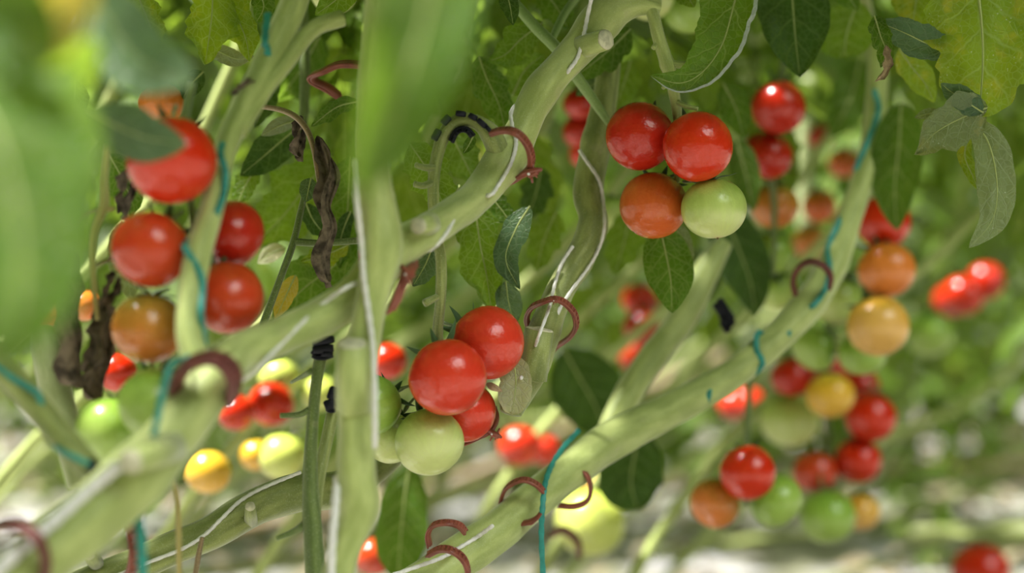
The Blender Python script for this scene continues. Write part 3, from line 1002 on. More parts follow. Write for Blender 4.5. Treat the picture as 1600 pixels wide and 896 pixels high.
# ================================================================ TOMATOES
G1 = 'tomatoes of the sharp four-fruit cluster'
AN = (1057, 262, 1.535)
tomato(1000, 213, 54, 1.520, 'deep', 'deep red tomato, upper left of the four in the sharp cluster', AN, G1, 0, squash=1.04, lift=0, facing=(0.3, 0.9, 0.40))
tomato(1090, 229, 55.5, 1.478, 'red', 'bright red tomato in front, upper right of the sharp four-fruit cluster', (1060, 250, 1.53), G1, 1, lift=0, facing=(-0.1, 0.9, 0.42))
tomato(1021, 321, 53.5, 1.528, 'brown', 'orange brown half-ripe tomato at the bottom of the sharp four-fruit cluster', (1056, 272, 1.54), G1, 2, squash=1.0, facing=(0.25, 0.75, 0.62))
tomato(1115, 326, 51.5, 1.494, 'pale', 'pale green unripe tomato of the sharp four-fruit cluster', (1068, 284, 1.535), G1, 3, 3, facing=(-0.12, 0.10, 1))
G2 = 'tomatoes of the centre cluster'
tomato(699, 590, 61.5, 1.400, 'soft', 'large red tomato at the front of the centre cluster', (672, 505, 1.47), G2, 4, squash=0.98, lift=.5)
tomato(762, 536, 58, 1.452, 'soft', 'red tomato at the top of the centre cluster, left of the clipped stem', (694, 505, 1.49), G2, 5, lift=.5)
tomato(728, 645, 48, 1.476, 'soft', 'red tomato peeping out beneath the large one in the centre cluster', (690, 590, 1.50), G2, 6)
tomato(671, 691, 54.5, 1.432, 'pale', 'large pale green tomato lowest in the centre cluster', (655, 620, 1.475), G2, 7, squash=.95)
tomato(580, 633, 47.5, 1.440, 'green', 'green tomato half hidden by the upright stem', (650, 600, 1.48), G2, 8)
tomato(607, 683, 43.5, 1.482, 'pale', 'pale green tomato behind the lowest one of the centre cluster', (650, 620, 1.50), G2, 2)
G3 = 'tomatoes of the blurred left truss'
tomato(268, 250, 71, 1.215, 'red', 'big red tomato under the bluish leaf, topmost of the left truss', (275, 165, 1.26), G3, 1, 1, .97)
tomato(235, 390, 61, 1.225, 'brick', 'brick red tomato in the middle of the left truss', (285, 330, 1.27), G3, 3, 1)
tomato(361, 366, 53, 1.300, 'deep', 'dark red tomato behind the turquoise-twined stem, upper one', (315, 330, 1.30), G3, 5, 1)
tomato(356, 465, 56, 1.268, 'brick', 'dark red tomato behind the turquoise-twined stem, lower one', (320, 405, 1.29), G3, 6, 1, 1.1)
tomato(232, 514, 57, 1.235, 'turn', 'orange tomato with green shoulders below the brick red one', (262, 452, 1.27), G3, 7, 1, facing=(0.1, 0.25, 1))
tomato(240, 632, 56, 1.215, 'green', 'green tomato touching the big stem at lower left', (240, 560, 1.26), G3, 8, 1)
tomato(172, 675, 55, 1.25, 'green', 'green tomato lowest of the left truss, outermost', (215, 610, 1.28), G3, 0, 1)
G4 = 'tomatoes of the upper right truss'
tomato(1216, 168, 43, 1.93, 'deep', 'dark red tomato, upper one of the blurred red pair', (1218, 112, 1.96), G4, 1, 1)
tomato(1198, 243, 41, 1.968, 'deep', 'dark red tomato, lower one of the blurred red pair', (1210, 190, 1.97), G4, 2, 1)
tomato(1210, 322, 38, 2.02, 'turn', 'blurred orange green tomato below the red pair', (1210, 270, 2.03), G4, 3, 1)
tomato(1205, 396, 34, 2.06, 'green', 'blurred green tomato two below the red pair', (1208, 350, 2.06), G4, 4, 1)
tomato(1213, 452, 32, 2.09, 'pale', 'blurred pale green tomato beside the maroon clip', (1210, 412, 2.06), G4, 5, 1)
G5 = 'tomatoes of the orange truss'
tomato(1380, 347, 43, 2.00, 'red', 'red tomato half covered by a hanging leaf above the orange pair', (1384, 292, 2.03), G5, 1, 1)
tomato(1385, 422, 45, 1.965, 'orange', 'orange tomato, upper one of the orange pair', (1366, 372, 2.0), G5, 2, 1)
tomato(1372, 510, 49, 1.94, 'amber', 'yellow orange tomato, lower one of the orange pair', (1356, 455, 1.99), G5, 3, 1)
tomato(1305, 467, 43, 2.08, 'pale', 'pale green tomato between the bare stem and the orange pair', (1338, 420, 2.07), G5, 4, 1)
tomato(1272, 545, 38, 2.08, 'green', 'green tomato just under the bare stem', (1310, 505, 2.09), G5, 5, 1, .85)
tomato(1347, 552, 38, 2.04, 'green', 'green tomato tucked under the yellow orange one', (1345, 508, 2.04), G5, 6, 1)
tomato(1280, 322, 27, 2.5, 'brown', 'small blurred orange tomato left of the bare stem', None, G5, 7, 0)
tomato(1265, 378, 27, 2.55, 'turn', 'small blurred yellowish tomato left of the bare stem', None, G5, 8, 0)
tomato(1318, 255, 25, 2.6, 'brown', 'dim orange brown tomato behind the upper bare stem', None, G5, 0, 0)
tomato(1282, 215, 20, 2.7, 'deep', 'small dim red tomato next to a bright spot in the leaves', None, G5, 1, 0)
G6 = 'tomatoes of the blurred red and yellow truss'
for i, (x, y, r, d, mt, lb) in enumerate((
    (1237, 590, 33, 2.232, 'deep', 'blurred dark red tomato, leftmost below the bare stem'),
    (1290, 572, 36, 2.33, 'deep', 'blurred red tomato behind the small yellow one'),
    (1297, 618, 38, 2.2, 'yellow', 'blurred yellow tomato amid red ones'),
    (1234, 657, 46, 2.278, 'pale', 'blurred pale green tomato left of the yellow one'),
    (1343, 604, 32, 2.34, 'deep', 'blurred red tomato right of the yellow one'),
    (1360, 652, 40, 2.26, 'red', 'blurred red tomato, rightmost of its truss'),
    (1273, 738, 35, 2.275, 'brick', 'blurred orange red tomato above the lowest green one'),
    (1340, 720, 37, 2.28, 'red', 'blurred red tomato right of the orange red one'),
    (1293, 808, 44, 2.222, 'green', 'blurred green tomato lowest in the red and yellow truss'),
    (1345, 800, 30, 2.30, 'amber', 'blurred yellowish tomato beside the lowest green one'))):
    tomato(x, y, r, d, mt, lb, None, G6, i, 1)
G7 = 'three tomatoes low on the right'
tomato(1168, 739, 44, 1.88, 'red', 'red tomato at the top of the low trio', (1167, 685, 1.93), G7, 1, 1)
tomato(1117, 787, 40, 1.91, 'turn', 'orange brown tomato of the low trio', (1160, 745, 1.94), G7, 2, 1)
tomato(1212, 783, 43, 1.93, 'green', 'green tomato of the low trio', (1172, 745, 1.94), G7, 3, 1)
G8 = 'small blurred tomatoes far behind'
for i, (x, y, r, d, mt, lb) in enumerate((
    (906, 162, 27, 2.0, 'deep', 'blurred red tomato behind the sharp cluster, topmost of three beside the upright stem'),
    (905, 205, 27, 2.03, 'deep', 'blurred red tomato, middle of three beside the upright stem'),
    (915, 240, 26, 2.06, 'soft', 'blurred red tomato, lowest of three beside the upright stem'),
    (1000, 470, 28, 2.5, 'red', 'blurred bright red tomato under the leaf below the four fruits'),
    (1003, 512, 30, 2.45, 'deep', 'blurred dark red tomato beneath the bright red one'),
    (992, 555, 27, 2.5, 'brick', 'blurred brick red tomato beside the rising stem'),
    (1505, 462, 33, 2.8, 'red', 'blurred red tomato at far right among leaves, middle one'),
    (1540, 440, 30, 2.9, 'deep', 'blurred red tomato at far right among leaves, uppermost'),
    (1485, 470, 27, 2.95, 'deep', 'blurred red tomato at far right, next to the green one'),
    (1453, 522, 38, 2.7, 'green', 'blurred green tomato at far right under the red ones'),
    (1532, 893, 46, 2.6, 'red', 'blurred red tomato cut by the bottom edge at right'),
    (605, 565, 31, 2.0, 'red', 'sunlit red tomato right of the upright stem'),
    (182, 582, 33, 1.75, 'red', 'sunlit red tomato behind the orange one with green shoulders'),
    (368, 645, 30, 2.0, 'red', 'sunlit red tomato right of the maroon clip ring'),
    (424, 632, 36, 2.05, 'red', 'sunlit red tomato left of the thin fruit stalk'),
    (436, 590, 32, 2.1, 'lime', 'sunlit lime tomato above the red one by the thin stalk'),
    (500, 615, 28, 2.12, 'lime', 'sunlit lime tomato between the thin stalk and upright stem'),
    (440, 714, 37, 2.0, 'lime', 'sunlit lime tomato above the low hairy stem'),
    (400, 712, 26, 2.08, 'yellow', 'small yellow tomato left of the sunlit lime one'),
    (325, 738, 36, 1.95, 'yellow', 'yellow orange tomato beside the big lower stem'),
    (812, 697, 34, 2.4, 'soft', 'sunlit pinkish red tomato above the arched maroon clip'),
    (850, 702, 27, 2.45, 'soft', 'small pinkish red tomato beside the turquoise twine'),
    (945, 770, 36, 2.372, 'orange', 'sunlit orange tomato next to the curved clip'),
    (922, 818, 54, 2.3, 'lime', 'large sunlit lime tomato below the curved clip'),
    (582, 870, 32, 2.0, 'brick', 'blurred red tomato at the bottom beside the upright stem'),
    (1146, 632, 25, 2.7, 'soft', 'sunlit pale red tomato above the low trio, beside the turquoise twine'),
    (1172, 630, 25, 2.65, 'soft', 'sunlit pale red tomato straight above the top of the low trio'),
    (132, 478, 26, 1.7, 'orange', 'sunlit orange tomato behind the withered leaf'),
    (82, 494, 24, 1.75, 'soft', 'sunlit pink tomato left of the withered leaf'),
    (252, 162, 36, 1.55, 'orange', 'orange tomato just above the bluish leaf on the left'),
    (1014, -6, 40, 1.78, 'pale', 'pale green tomato behind the top of the fuzzy fruit stalk'),
    (1075, 16, 38, 1.825, 'green', 'green tomato behind the curled leaf at the top'),
    (950, 338, 32, 1.85, 'pale', 'pale green tomato between the ribbed stem and the four fruits'),
    (522, -14, 38, 1.6, 'pale', 'pale green tomato cut by the top edge'),
    (733, 240, 24, 1.8, 'lime', 'lime tomato seen through the black arched support'),
    (560, 415, 24, 1.8, 'deep', 'dark red tomato peeping from behind the upright stem'),
    (455, 480, 16, 2.2, 'red', 'tiny orange red tomato showing behind the slim leaf stalk'))):
    tomato(x, y, r, d, mt, lb, None, G8, i % 9, 0)

# ================================================================ TWINES
# (px, py, vine key [, 'b' = behind it]) or (px, py, depth)
twine('white twine wound around the thick slanting stem', [(930, -30, 1.46), (918, 25, 'S1'), (912, 55, 'S1'), (903, 88, 'S1'), (890, 108, 'S1'), (876, 126, 1.475), (858, 134, 'S1', 'b'), (825, 150, 'S1', 'b'), (800, 172, 1.452), (800, 195, 1.44),
      (806, 218, 'S1'), (804, 238, 'S1'), (795, 262, 'S1'), (778, 290, 'S1'), (765, 305, 1.40), (735, 305, 'S1', 'b'), (716, 306, 1.40), (714, 322, 'S1'), (708, 344, 'S1'), (694, 370, 'S1'), (672, 390, 1.345), (640, 400, 'S1', 'b'), (600, 430, 'S1', 'b'),
      (548, 446, 1.27), (505, 475, 'S1'), (465, 512, 'S1'), (430, 548, 'S1'), (405, 574, 1.215), (380, 595, 1.23)], 6.5, 'white')
twine('white twine running straight down the blurred upright stem', [(552, 250, 1.28), (558, 320, 1.262), (565, 380, 'S2'), (568, 430, 'S2'), (576, 490, 'S2'), (583, 550, 1.25), (586, 640, 1.235), (586, 700, 1.24)], 9, 'white')
twine('short pale twine at the foot of the upright stem', [(528, 745, 1.262), (524, 790, 1.245), (519, 850, 1.235), (517, 930, 1.23)], 13, 'white')
twine('white twine along the low hairy stem', [(470, 738, 1.49), (436, 752, 'S8'), (400, 768, 'S8'), (372, 786, 'S8'), (345, 812, 'S8'), (320, 836, 'S8'), (285, 858, 'S8'), (230, 880, 'S8'), (170, 905, 'S8')], 6, 'white')
twine('pale broad twine over the big stem in the bottom corner', [(185, 728, 1.09), (140, 765, 'S1'), (80, 818, 'S1'), (20, 870, 'S1'), (-50, 935, 'S1')], 20, 'white')
twine('white twine strand along the edge of the ribbed stem', [(905, 235, 1.585), (915, 250, 'S5'), (935, 280, 'S5'), (942, 310, 'S5'), (944, 355, 1.555), (935, 390, 'S5'), (918, 420, 'S5'), (890, 458, 'S5'), (872, 490, 'S5'), (868, 530, 'S5', 'b')], 5.5, 'white')
twine('white twine strand crossing in front of the full ring clip', [(895, 385, 1.55), (878, 412, 'S5'), (868, 440, 'S5'), (862, 465, 1.50), (857, 485, 1.478), (842, 525, 1.46), (832, 555, 'S5'), (820, 580, 'S5'), (814, 592, 1.455)], 5.5, 'white')
twine('white twine along the lower diagonal stem', [(770, 822, 1.50), (745, 840, 'S6'), (720, 855, 'S6'), (690, 872, 1.475), (655, 885, 1.46), (610, 900, 1.45)], 6.5, 'white')
twine('turquoise twine spiralling down the stem in front of the left red fruit', [(418, 20, 1.325), (414, 65, 1.298), (418, 85, 'S4'), (400, 140, 'S4', 'b'), (362, 195, 'S4', 'b'), (345, 235, 1.245), (352, 268, 1.235), (350, 300, 'S4'), (340, 330, 'S4'), (328, 352, 'S4', 'b'), (300, 372, 'S4', 'b'), (288, 383, 1.2), (296, 398, 'S4'),
      (312, 425, 'S4'), (317, 450, 'S4'), (314, 490, 1.18), (318, 540, 'S4', 'b'), (295, 560, 1.17), (268, 570, 1.135), (255, 610, 1.125), (240, 682, 1.11)], 11, 'cyan', flat=0.3)
twine('broad turquoise twine hanging below the big lower stem', [(228, 740, 1.19), (215, 775, 1.15), (217, 810, 1.14), (221, 850, 1.135), (224, 930, 1.13)], 16, 'cyan', flat=0.3)
twine('turquoise twine on the stem at the left edge', [(-40, 545, 1.165), (10, 585, 'S10'), (45, 606, 'S10'), (62, 622, 'S10'), (80, 690, 'S10', 'b'), (92, 702, 1.15), (115, 714, 1.14), (140, 726, 1.14)], 10, 'cyan', flat=0.3)
twine('turquoise twine hanging straight down from the diagonal stem', [(905, 672, 1.63), (880, 700, 'S6'), (862, 728, 'S6'), (852, 755, 1.55), (848, 790, 1.535), (846, 840, 1.53), (850, 930, 1.53)], 9, 'cyan', flat=0.35)
twine('turquoise twine wound on the upper part of the diagonal stem', [(1366, 140, 1.88), (1372, 175, 'S6'), (1352, 230, 'S6'), (1338, 262, 'S6'), (1335, 290, 'S6', 'b'), (1310, 350, 'S6'), (1294, 385, 'S6'), (1296, 420, 'S6'), (1290, 450, 'S6'), (1270, 478, 1.77), (1240, 495, 'S6', 'b'), (1226, 505, 1.78), (1232, 522, 'S6'),
      (1215, 545, 'S6', 'b'), (1186, 520, 1.75), (1182, 545, 'S6'), (1190, 572, 1.735), (1150, 600, 'S6', 'b'), (1106, 596, 1.72), (1108, 615, 'S6'), (1098, 636, 1.705), (1065, 655, 1.69), (1030, 664, 1.675), (1000, 676, 1.68)], 9, 'cyan', flat=0.35)

# ================================================================ CLIPS AND SUPPORTS
clip('reddish brown clip gripping the thick stem beside the black arched support', [(770, 209, 1.412), (785, 205, 1.402), (800, 206, 1.395), (814, 214, 1.395), (825, 230, 1.402), (829, 248, 1.412), (826, 262, 1.422), (812, 276, 1.44), (796, 285, 1.458), (780, 288, 1.472)], 11, axis=(0.35, 0.8, 0.45), clasp=(827, 271, 1.415, 20, -22))
clip('full ring clip standing out around the ribbed stem', [(828, 515, 1.53), (824, 497, 1.515), (832, 481, 1.495), (850, 472, 1.475), (866, 468, 1.47), (882, 474, 1.475), (896, 490, 1.485), (899, 510, 1.50), (890, 526, 1.515), (872, 540, 1.535), (862, 552, 1.54)], 9, axis=(0.3, 0.9, 0.5),
     clasp=(866, 470, 1.462, 8, 10))
clip('maroon clip arching over the big lower stem at left', [(276, 624, 1.175), (278, 600, 1.155), (290, 578, 1.14), (310, 564, 1.13), (335, 562, 1.13), (354, 574, 1.14), (364, 596, 1.155), (360, 626, 1.18)], 22, 'clipd', axis=(0.2, 0.9, 0.5))
clip('dark maroon clip in the bottom corner around the big stem', [(-20, 830, 1.08), (10, 822, 1.06), (42, 830, 1.045), (62, 850, 1.04), (70, 880, 1.05), (66, 930, 1.06)], 15, 'clipd', axis=(0.2, 0.9, 0.4))
clip('maroon clip behind the broad turquoise twine', [(200, 810, 1.36), (206, 830, 1.345), (210, 860, 1.34), (205, 890, 1.345), (190, 910, 1.36)], 13, 'clip', axis=(0.7, 0.6, 0.2))
clip('maroon clip arched over the diagonal stem above the white twine', [(782, 785, 1.56), (788, 768, 1.55), (800, 757, 1.54), (818, 751, 1.535), (836, 757, 1.535), (848, 768, 1.54)], 8, axis=(0.2, 0.9, 0.5))
clip('short maroon clip end under the diagonal stem', [(812, 818, 1.545), (826, 816, 1.54), (838, 810, 1.535), (845, 802, 1.535)], 8, axis=(0.2, 0.9, 0.5), rungs=False)
clip('hook shaped maroon clip right of the hanging turquoise twine', [(898, 728, 1.60), (912, 738, 1.60), (921, 755, 1.60), (921, 775, 1.605), (912, 786, 1.61), (895, 791, 1.61), (874, 790, 1.615)], 7, axis=(0.2, 0.9, 0.5))
clip('maroon clip with an upright arm near the bottom edge', [(672, 852, 1.49), (670, 835, 1.485), (678, 822, 1.48), (698, 818, 1.475), (716, 822, 1.48), (726, 832, 1.49)], 8.5, axis=(0.3, 0.8, 0.5))
clip('maroon clip curving over the stem at the bottom edge', [(670, 868, 1.45), (688, 860, 1.445), (706, 862, 1.44), (722, 874, 1.445), (730, 892, 1.45), (730, 920, 1.46)], 9.5, axis=(0.2, 0.9, 0.5))
clip('reddish clip end poking out under the centre cluster', [(772, 640, 1.50), (775, 658, 1.495), (768, 672, 1.49), (748, 684, 1.485), (728, 693, 1.49)], 8, axis=(0.3, 0.8, 0.4), clasp=(770, 678, 1.485, 15, 18))
clip('pinkish red clip end against the fork of the slanting stem', [(645, 415, 1.33), (636, 428, 1.315), (628, 446, 1.308), (620, 468, 1.305), (612, 484, 1.305)], 14, 'clip', axis=(0.5, 0.7, 0.3), clasp=(635, 430, 1.30, 16, 60))
clip('maroon ring clip on the diagonal stem at upper right', [(1245, 465, 1.79), (1240, 440, 1.775), (1248, 420, 1.762), (1266, 410, 1.755), (1285, 416, 1.755), (1297, 432, 1.76), (1296, 450, 1.775)], 9, 'clipd', axis=(0.3, 0.9, 0.4))
clip('red brown looped clip left of the big blurred leaf', [(530, 150, 1.57), (512, 136, 1.56), (492, 126, 1.555), (490, 118, 1.55), (506, 112, 1.545), (530, 102, 1.545), (560, 102, 1.55), (572, 108, 1.555)], 13, 'clip', axis=(0.2, 0.9, 0.4), rungs=False)
clip('dim dark clip far behind the hanging turquoise twine', [(862, 838, 2.1), (880, 830, 2.09), (900, 845, 2.08), (905, 868, 2.09)], 11, 'clipd', axis=(0.2, 0.9, 0.4), rungs=False)


def brace(label, arc, inner, outer, mat='navy'):
    """toothed truss support: a bent strip under the stalk with teeth gripping over it"""
    root = empty('truss_support', P(*arc[0]), label, 'truss support', 'black truss supports')
    wp = [P(*q) for q in catmull(arc, 6)]
    d = arc[0][2]
    c = sum(wp, Vector()) / len(wp)
    b = MB().tube(wp, [W(inner, d) * .5] * len(wp), 8, 2.4, True, flat_ref=Vector((0, 1, 0.05)))
    for i in range(1, len(wp) - 1, 3):
        t = (wp[i + 1] - wp[i - 1]).normalized()
        o = t.cross(Vector((0, 1, 0))).normalized()
        if o.dot(c - wp[i]) < 0:
            o = -o
        b.box(wp[i] + o * W(inner * .8, d) - Vector((0, W(inner * .8, d), 0)), t * W(inner * .75, d), Vector((0, 1, 0)) * W(inner * 1.0, d), o * W(inner * .5, d))
    b.build('inner_strip', M[mat], root, wp[0])
    for (x, y, a, ln, th) in outer:
        a = math.radians(a)
        t = Vector((math.cos(a), 0, math.sin(a)))
        o = Vector((-math.sin(a), 0, math.cos(a)))
        MB().box(P(x, y, d - 0.003), t * W(ln, d), Vector((0, 1, 0)) * W(9, d), o * W(th, d)).build('tooth', M[mat], root, wp[0])
    return root


brace('black arched truss support with teeth over the bent fruit stalk', [(703, 220, 1.43), (710, 206, 1.43), (720, 200, 1.43), (732, 202, 1.43), (741, 212, 1.43)], 6,
      [(682, 211, 62, 9, 5.5), (697, 188, 48, 8, 5.5), (720, 178, -8, 8, 4.2), (739, 183, -28, 7, 4.2), (753, 193, -42, 9, 4.2), (764, 203, -48, 7, 3.2)])
brace('black support gripping the thin green fruit stalk', [(488, 556, 1.395), (496, 560, 1.395), (508, 560, 1.395), (520, 556, 1.395)], 7,
      [(505, 546, 5, 16, 7), (505, 533, 10, 17, 6), (512, 553, 0, 8, 5)])
brace('small black support pressed against the upright stem', [(510, 640, 1.41), (516, 643, 1.41), (524, 642, 1.41)], 6, [(516, 632, 20, 9, 8), (520, 615, 70, 10, 7)])
brace('blurred black toothed support beside the rising stem', [(1118, 475, 1.80), (1126, 488, 1.80), (1136, 502, 1.80), (1142, 512, 1.80)], 10, [(1126, 482, -55, 12, 9), (1136, 500, -55, 12, 9)])
brace('small black support at the lower end of the leftmost green stem', [(140, 722, 1.15), (148, 734, 1.15), (158, 738, 1.15)], 7, [(146, 734, -35, 9, 8), (156, 740, -10, 7, 5)])

# ================================================================ LEAVES
tl = tleaf
# out-of-focus leaves close to the viewer
tl('big soft green leaf hanging in front of everything at the top', [(705, -170, 0.78), (676, -20, 0.77), (642, 105, 0.76), (602, 205, 0.755), (552, 300, 0.75)], 172, 'leaf', roll=-12, nv=8, lobes=3, depth=0.10, fold=0.12, tip_pow=0.62, base_pow=0.35, rib_w=6)
tl('huge soft green leaf filling the left edge', [(-90, 90, 0.74), (-10, 200, 0.72), (30, 350, 0.71), (30, 480, 0.70), (0, 580, 0.70)], 270, 'leaf', roll=10, nv=8, lobes=3, depth=0.12, fold=0.1, cup=.15, rib_w=6)
tl('soft grey green leaf above the huge one at the left edge', [(-80, 60, 0.80), (20, 130, 0.79), (90, 200, 0.78), (150, 300, 0.775)], 170, 'light', roll=-20, nv=6, lobes=3, depth=0.12, rib_w=5)
tl('very blurred dark leaf in the upper left corner', [(-90, -60, 0.72), (0, 0, 0.72), (40, 60, 0.72), (40, 140, 0.72)], 150, 'leaf', roll=15, nv=6, lobes=2, depth=0.1)
tl('very blurred yellowed leaf beside the dark one in the corner', [(150, -70, 0.74), (105, 10, 0.735), (70, 75, 0.73), (25, 120, 0.73)], 80, 'old', roll=-10, nv=6, lobes=2, depth=0.1)
tl('pale blurred leaf below the yellowed one', [(150, 60, 0.80), (110, 110, 0.80), (60, 140, 0.80), (0, 160, 0.80)], 80, 'light', roll=-25, nv=6, lobes=2, depth=0.1)
tl('dark bluish blurred leaf sweeping down from the top left', [(120, -60, 0.98), (165, 20, 0.975), (215, 90, 0.97), (300, 128, 0.965)], 150, 'blue', roll=-35, nv=7, lobes=2, depth=0.08, fold=0.2, cup=.2, tip_pow=.6)
tl('bluish blurred leaf lower edge catching grey light', [(150, 60, 1.0), (190, 110, 0.995), (250, 130, 0.99), (305, 105, 0.985)], 60, 'blue', roll=-55, nv=6, lobes=2, depth=0.08)
tl('bluish green leaf drooping over the topmost left red tomato', [(140, 172, 1.12), (178, 195, 1.115), (225, 215, 1.105), (292, 226, 1.10)], 88, 'blue', roll=14, nv=7, lobes=1, depth=0.04, fold=0.12, cup=.25, base_pow=.6, tip_pow=.75)
# sharp leaves along the top
tl('yellow green scalloped leaf piece between the blurred leaves and the lobed leaf', [(205, -30, 1.52), (222, 10, 1.515), (238, 55, 1.51), (242, 98, 1.505)], 62, 'yellow', roll=15, lobes=4, depth=0.3, nu=48)
tl('bright lobed leaf hanging from the top edge', [(330, -60, 1.49), (332, 0, 1.485), (328, 50, 1.48), (320, 102, 1.475)], 112, 'yellow', roll=-8, lobes=2.2, depth=0.42, fold=.18, nu=60, nv=9)
tl('bright side lobe of leaf right beside the lobed leaf', [(350, -30, 1.50), (368, 20, 1.495), (384, 60, 1.49), (390, 96, 1.485)], 68, 'yellow', roll=10, lobes=2, depth=0.3, nu=48)
tl('grey green leaf underside behind the lobed leaf', [(318, 70, 1.53), (345, 82, 1.525), (370, 92, 1.52), (398, 88, 1.52)], 34, 'grey', roll=160, lobes=2, depth=.15)
tl('small dark leaf tip by the turquoise twine at the top', [(402, -20, 1.46), (412, 10, 1.455), (400, 36, 1.45)], 40, 'leaf', lobes=2, depth=.15)
tl('pale leaf next to the branching stem at the top', [(560, -30, 1.5), (525, 0, 1.49), (492, 24, 1.485)], 50, 'light', lobes=2, depth=.1)
tl('dark leaf blade reaching in at the top middle', [(785, -30, 1.50), (796, 5, 1.495), (802, 40, 1.49)], 34, 'dark', lobes=2, depth=.15)
tl('light leaf under the slanting pale stalk', [(848, 35, 1.58), (815, 60, 1.575), (790, 85, 1.57), (762, 96, 1.565)], 68, 'light', roll=-10, lobes=3, depth=.3)
tl('dark green leaf hanging behind the black arched support', [(748, 88, 1.6), (762, 125, 1.595), (780, 165, 1.59), (790, 206, 1.585)], 66, 'leaf', roll=12, lobes=3, depth=.25, nu=48)
tl('light leaf tip left of the slanting pale stalk', [(800, 150, 1.62), (820, 110, 1.615), (850, 85, 1.61)], 62, 'light', roll=8, lobes=3, depth=.25)
tl('green leaf behind the cut stub of the thick stem', [(985, 45, 1.6), (955, 75, 1.595), (925, 100, 1.59), (896, 122, 1.585)], 66, 'leaf', roll=-10, lobes=3, depth=.25, nu=48)
tl('leaf behind the slanting pale stalk near the stub', [(960, 110, 1.64), (930, 130, 1.635), (900, 150, 1.63)], 44, 'blue', roll=20, lobes=2, depth=.2)
tl('green leaf seen above the thick stem by the top edge', [(845, -20, 1.62), (870, 12, 1.615), (888, 45, 1.61)], 62, 'leaf', lobes=3, depth=.25)
tl('small leaf curling in at the top right of the stalk', [(1062, -25, 1.55), (1075, -5, 1.545), (1085, 12, 1.54)], 40, 'light', lobes=2, depth=.2)
tl('sharp curled leaf with a grey rolled edge beside the fuzzy stalk', [(1165, -70, 1.50), (1146, 10, 1.490), (1128, 70, 1.482), (1098, 112, 1.476), (1062, 130, 1.470), (1016, 118, 1.466)], 108, 'curl', roll=0, nu=84, nv=14, lobes=5, depth=.10, fold=.10, hook=0.9, ripple=.05, pucker=.05, base_pow=.25, tip_pow=.75, rib_w=3.5)
tl('big dark leaf hanging at the top, pointed tip, right of the curled leaf', [(1232, -70, 1.62), (1238, 0, 1.615), (1243, 60, 1.61), (1250, 122, 1.605)], 118, 'dark', roll=-8, nu=48, nv=9, lobes=2, depth=.06, fold=.14, pucker=.04)
tl('plain light leaf between the dark pointed one and the dried curl', [(1342, 2, 1.74), (1330, 30, 1.735), (1322, 60, 1.73), (1320, 92, 1.725)], 92, 'light', roll=10, lobes=1, depth=.03, base_pow=.5, tip_pow=.42)
tl('small dark leaf at the top by the plain light leaf', [(1300, -40, 1.66), (1322, -12, 1.655), (1340, 16, 1.65)], 46, 'leaf', lobes=2, depth=.1)
tl('twisted bluish leaf reaching sideways above the dried curl', [(1492, 74, 1.50), (1455, 70, 1.495), (1415, 52, 1.49), (1366, 32, 1.485)], 62, 'blue', roll=-10, nu=48, lobes=3, depth=.14, ripple=.12)
tl('curled leaf end with a dried tan tip', [(1366, 24, 1.485), (1376, 55, 1.48), (1384, 80, 1.478), (1376, 106, 1.475)], 44, 'leaf', roll=25, nu=48, lobes=3, depth=.25, ripple=.15,
   tipmat=([(1384, 70, 1.474), (1388, 98, 1.472), (1380, 118, 1.47), (1366, 128, 1.47)], 20))
tl('large yellow green spotted leaf at the upper right', [(1515, -90, 1.50), (1530, 0, 1.492), (1536, 90, 1.485), (1530, 184, 1.478)], 215, 'spotted', roll=-6, nu=90, nv=14, lobes=2.4, depth=.30, fold=.10, ripple=.07, base_pow=.4, tip_pow=.55, pucker=.03, rib_w=6)
tl('yellow green leaf lobe at the right edge', [(1560, 10, 1.51), (1590, 60, 1.505), (1612, 100, 1.50), (1640, 130, 1.50)], 105, 'spotted', roll=8, nu=60, nv=10, lobes=3, depth=.25)
tl('folded grey green leaf hanging from the spotted leaf', [(1542, 168, 1.478), (1502, 184, 1.47), (1464, 206, 1.466), (1428, 242, 1.462)], 96, 'grey', roll=-18, nu=60, nv=10, lobes=2.2, depth=.25, fold=.25, ripple=.1, base_pow=.45)
tl('dark folded flap of leaf above the grey green one', [(1536, 176, 1.472), (1508, 158, 1.468), (1484, 142, 1.465), (1470, 130, 1.465)], 44, 'blue', roll=10, nu=40, lobes=2, depth=.15, fold=.3)
tl('tiny grey leaflet beside the folded leaf', [(1466, 174, 1.47), (1448, 178, 1.468), (1429, 184, 1.466)], 17, 'grey', lobes=1, depth=.05)
tl('long greyish leaf drooping in an arc at the right', [(1516, 185, 1.50), (1545, 225, 1.495), (1558, 290, 1.49), (1550, 345, 1.485), (1514, 388, 1.48)], 66, 'grey', roll=-14, nu=60, nv=9, lobes=2, depth=.10, fold=.12, cup=.2)
tl('bright leaf sliver inside the drooping greyish leaf', [(1512, 212, 1.515), (1508, 245, 1.512), (1520, 275, 1.51), (1530, 300, 1.51)], 26, 'yellow', lobes=2, depth=.2)
tl('brownish green leaf behind the twisted bluish one', [(1405, 75, 1.6), (1425, 105, 1.6), (1445, 130, 1.6), (1460, 160, 1.6)], 52, 'spotted', roll=15, lobes=2, depth=.15)
tl('dark little leaf left of the spotted leaf stalk', [(1482, -10, 1.52), (1478, 12, 1.518), (1470, 36, 1.515)], 26, 'dark', lobes=2, depth=.2)
tl('bright yellow green leaf at the top behind the twisted one', [(1440, -45, 1.62), (1432, 0, 1.62), (1425, 45, 1.62)], 85, 'yellow', lobes=2, depth=.1)
tl('light blurred leaf left of the dark pointed one', [(1215, -60, 1.85), (1200, -10, 1.85), (1178, 55, 1.85)], 78, 'light', lobes=2, depth=.1)
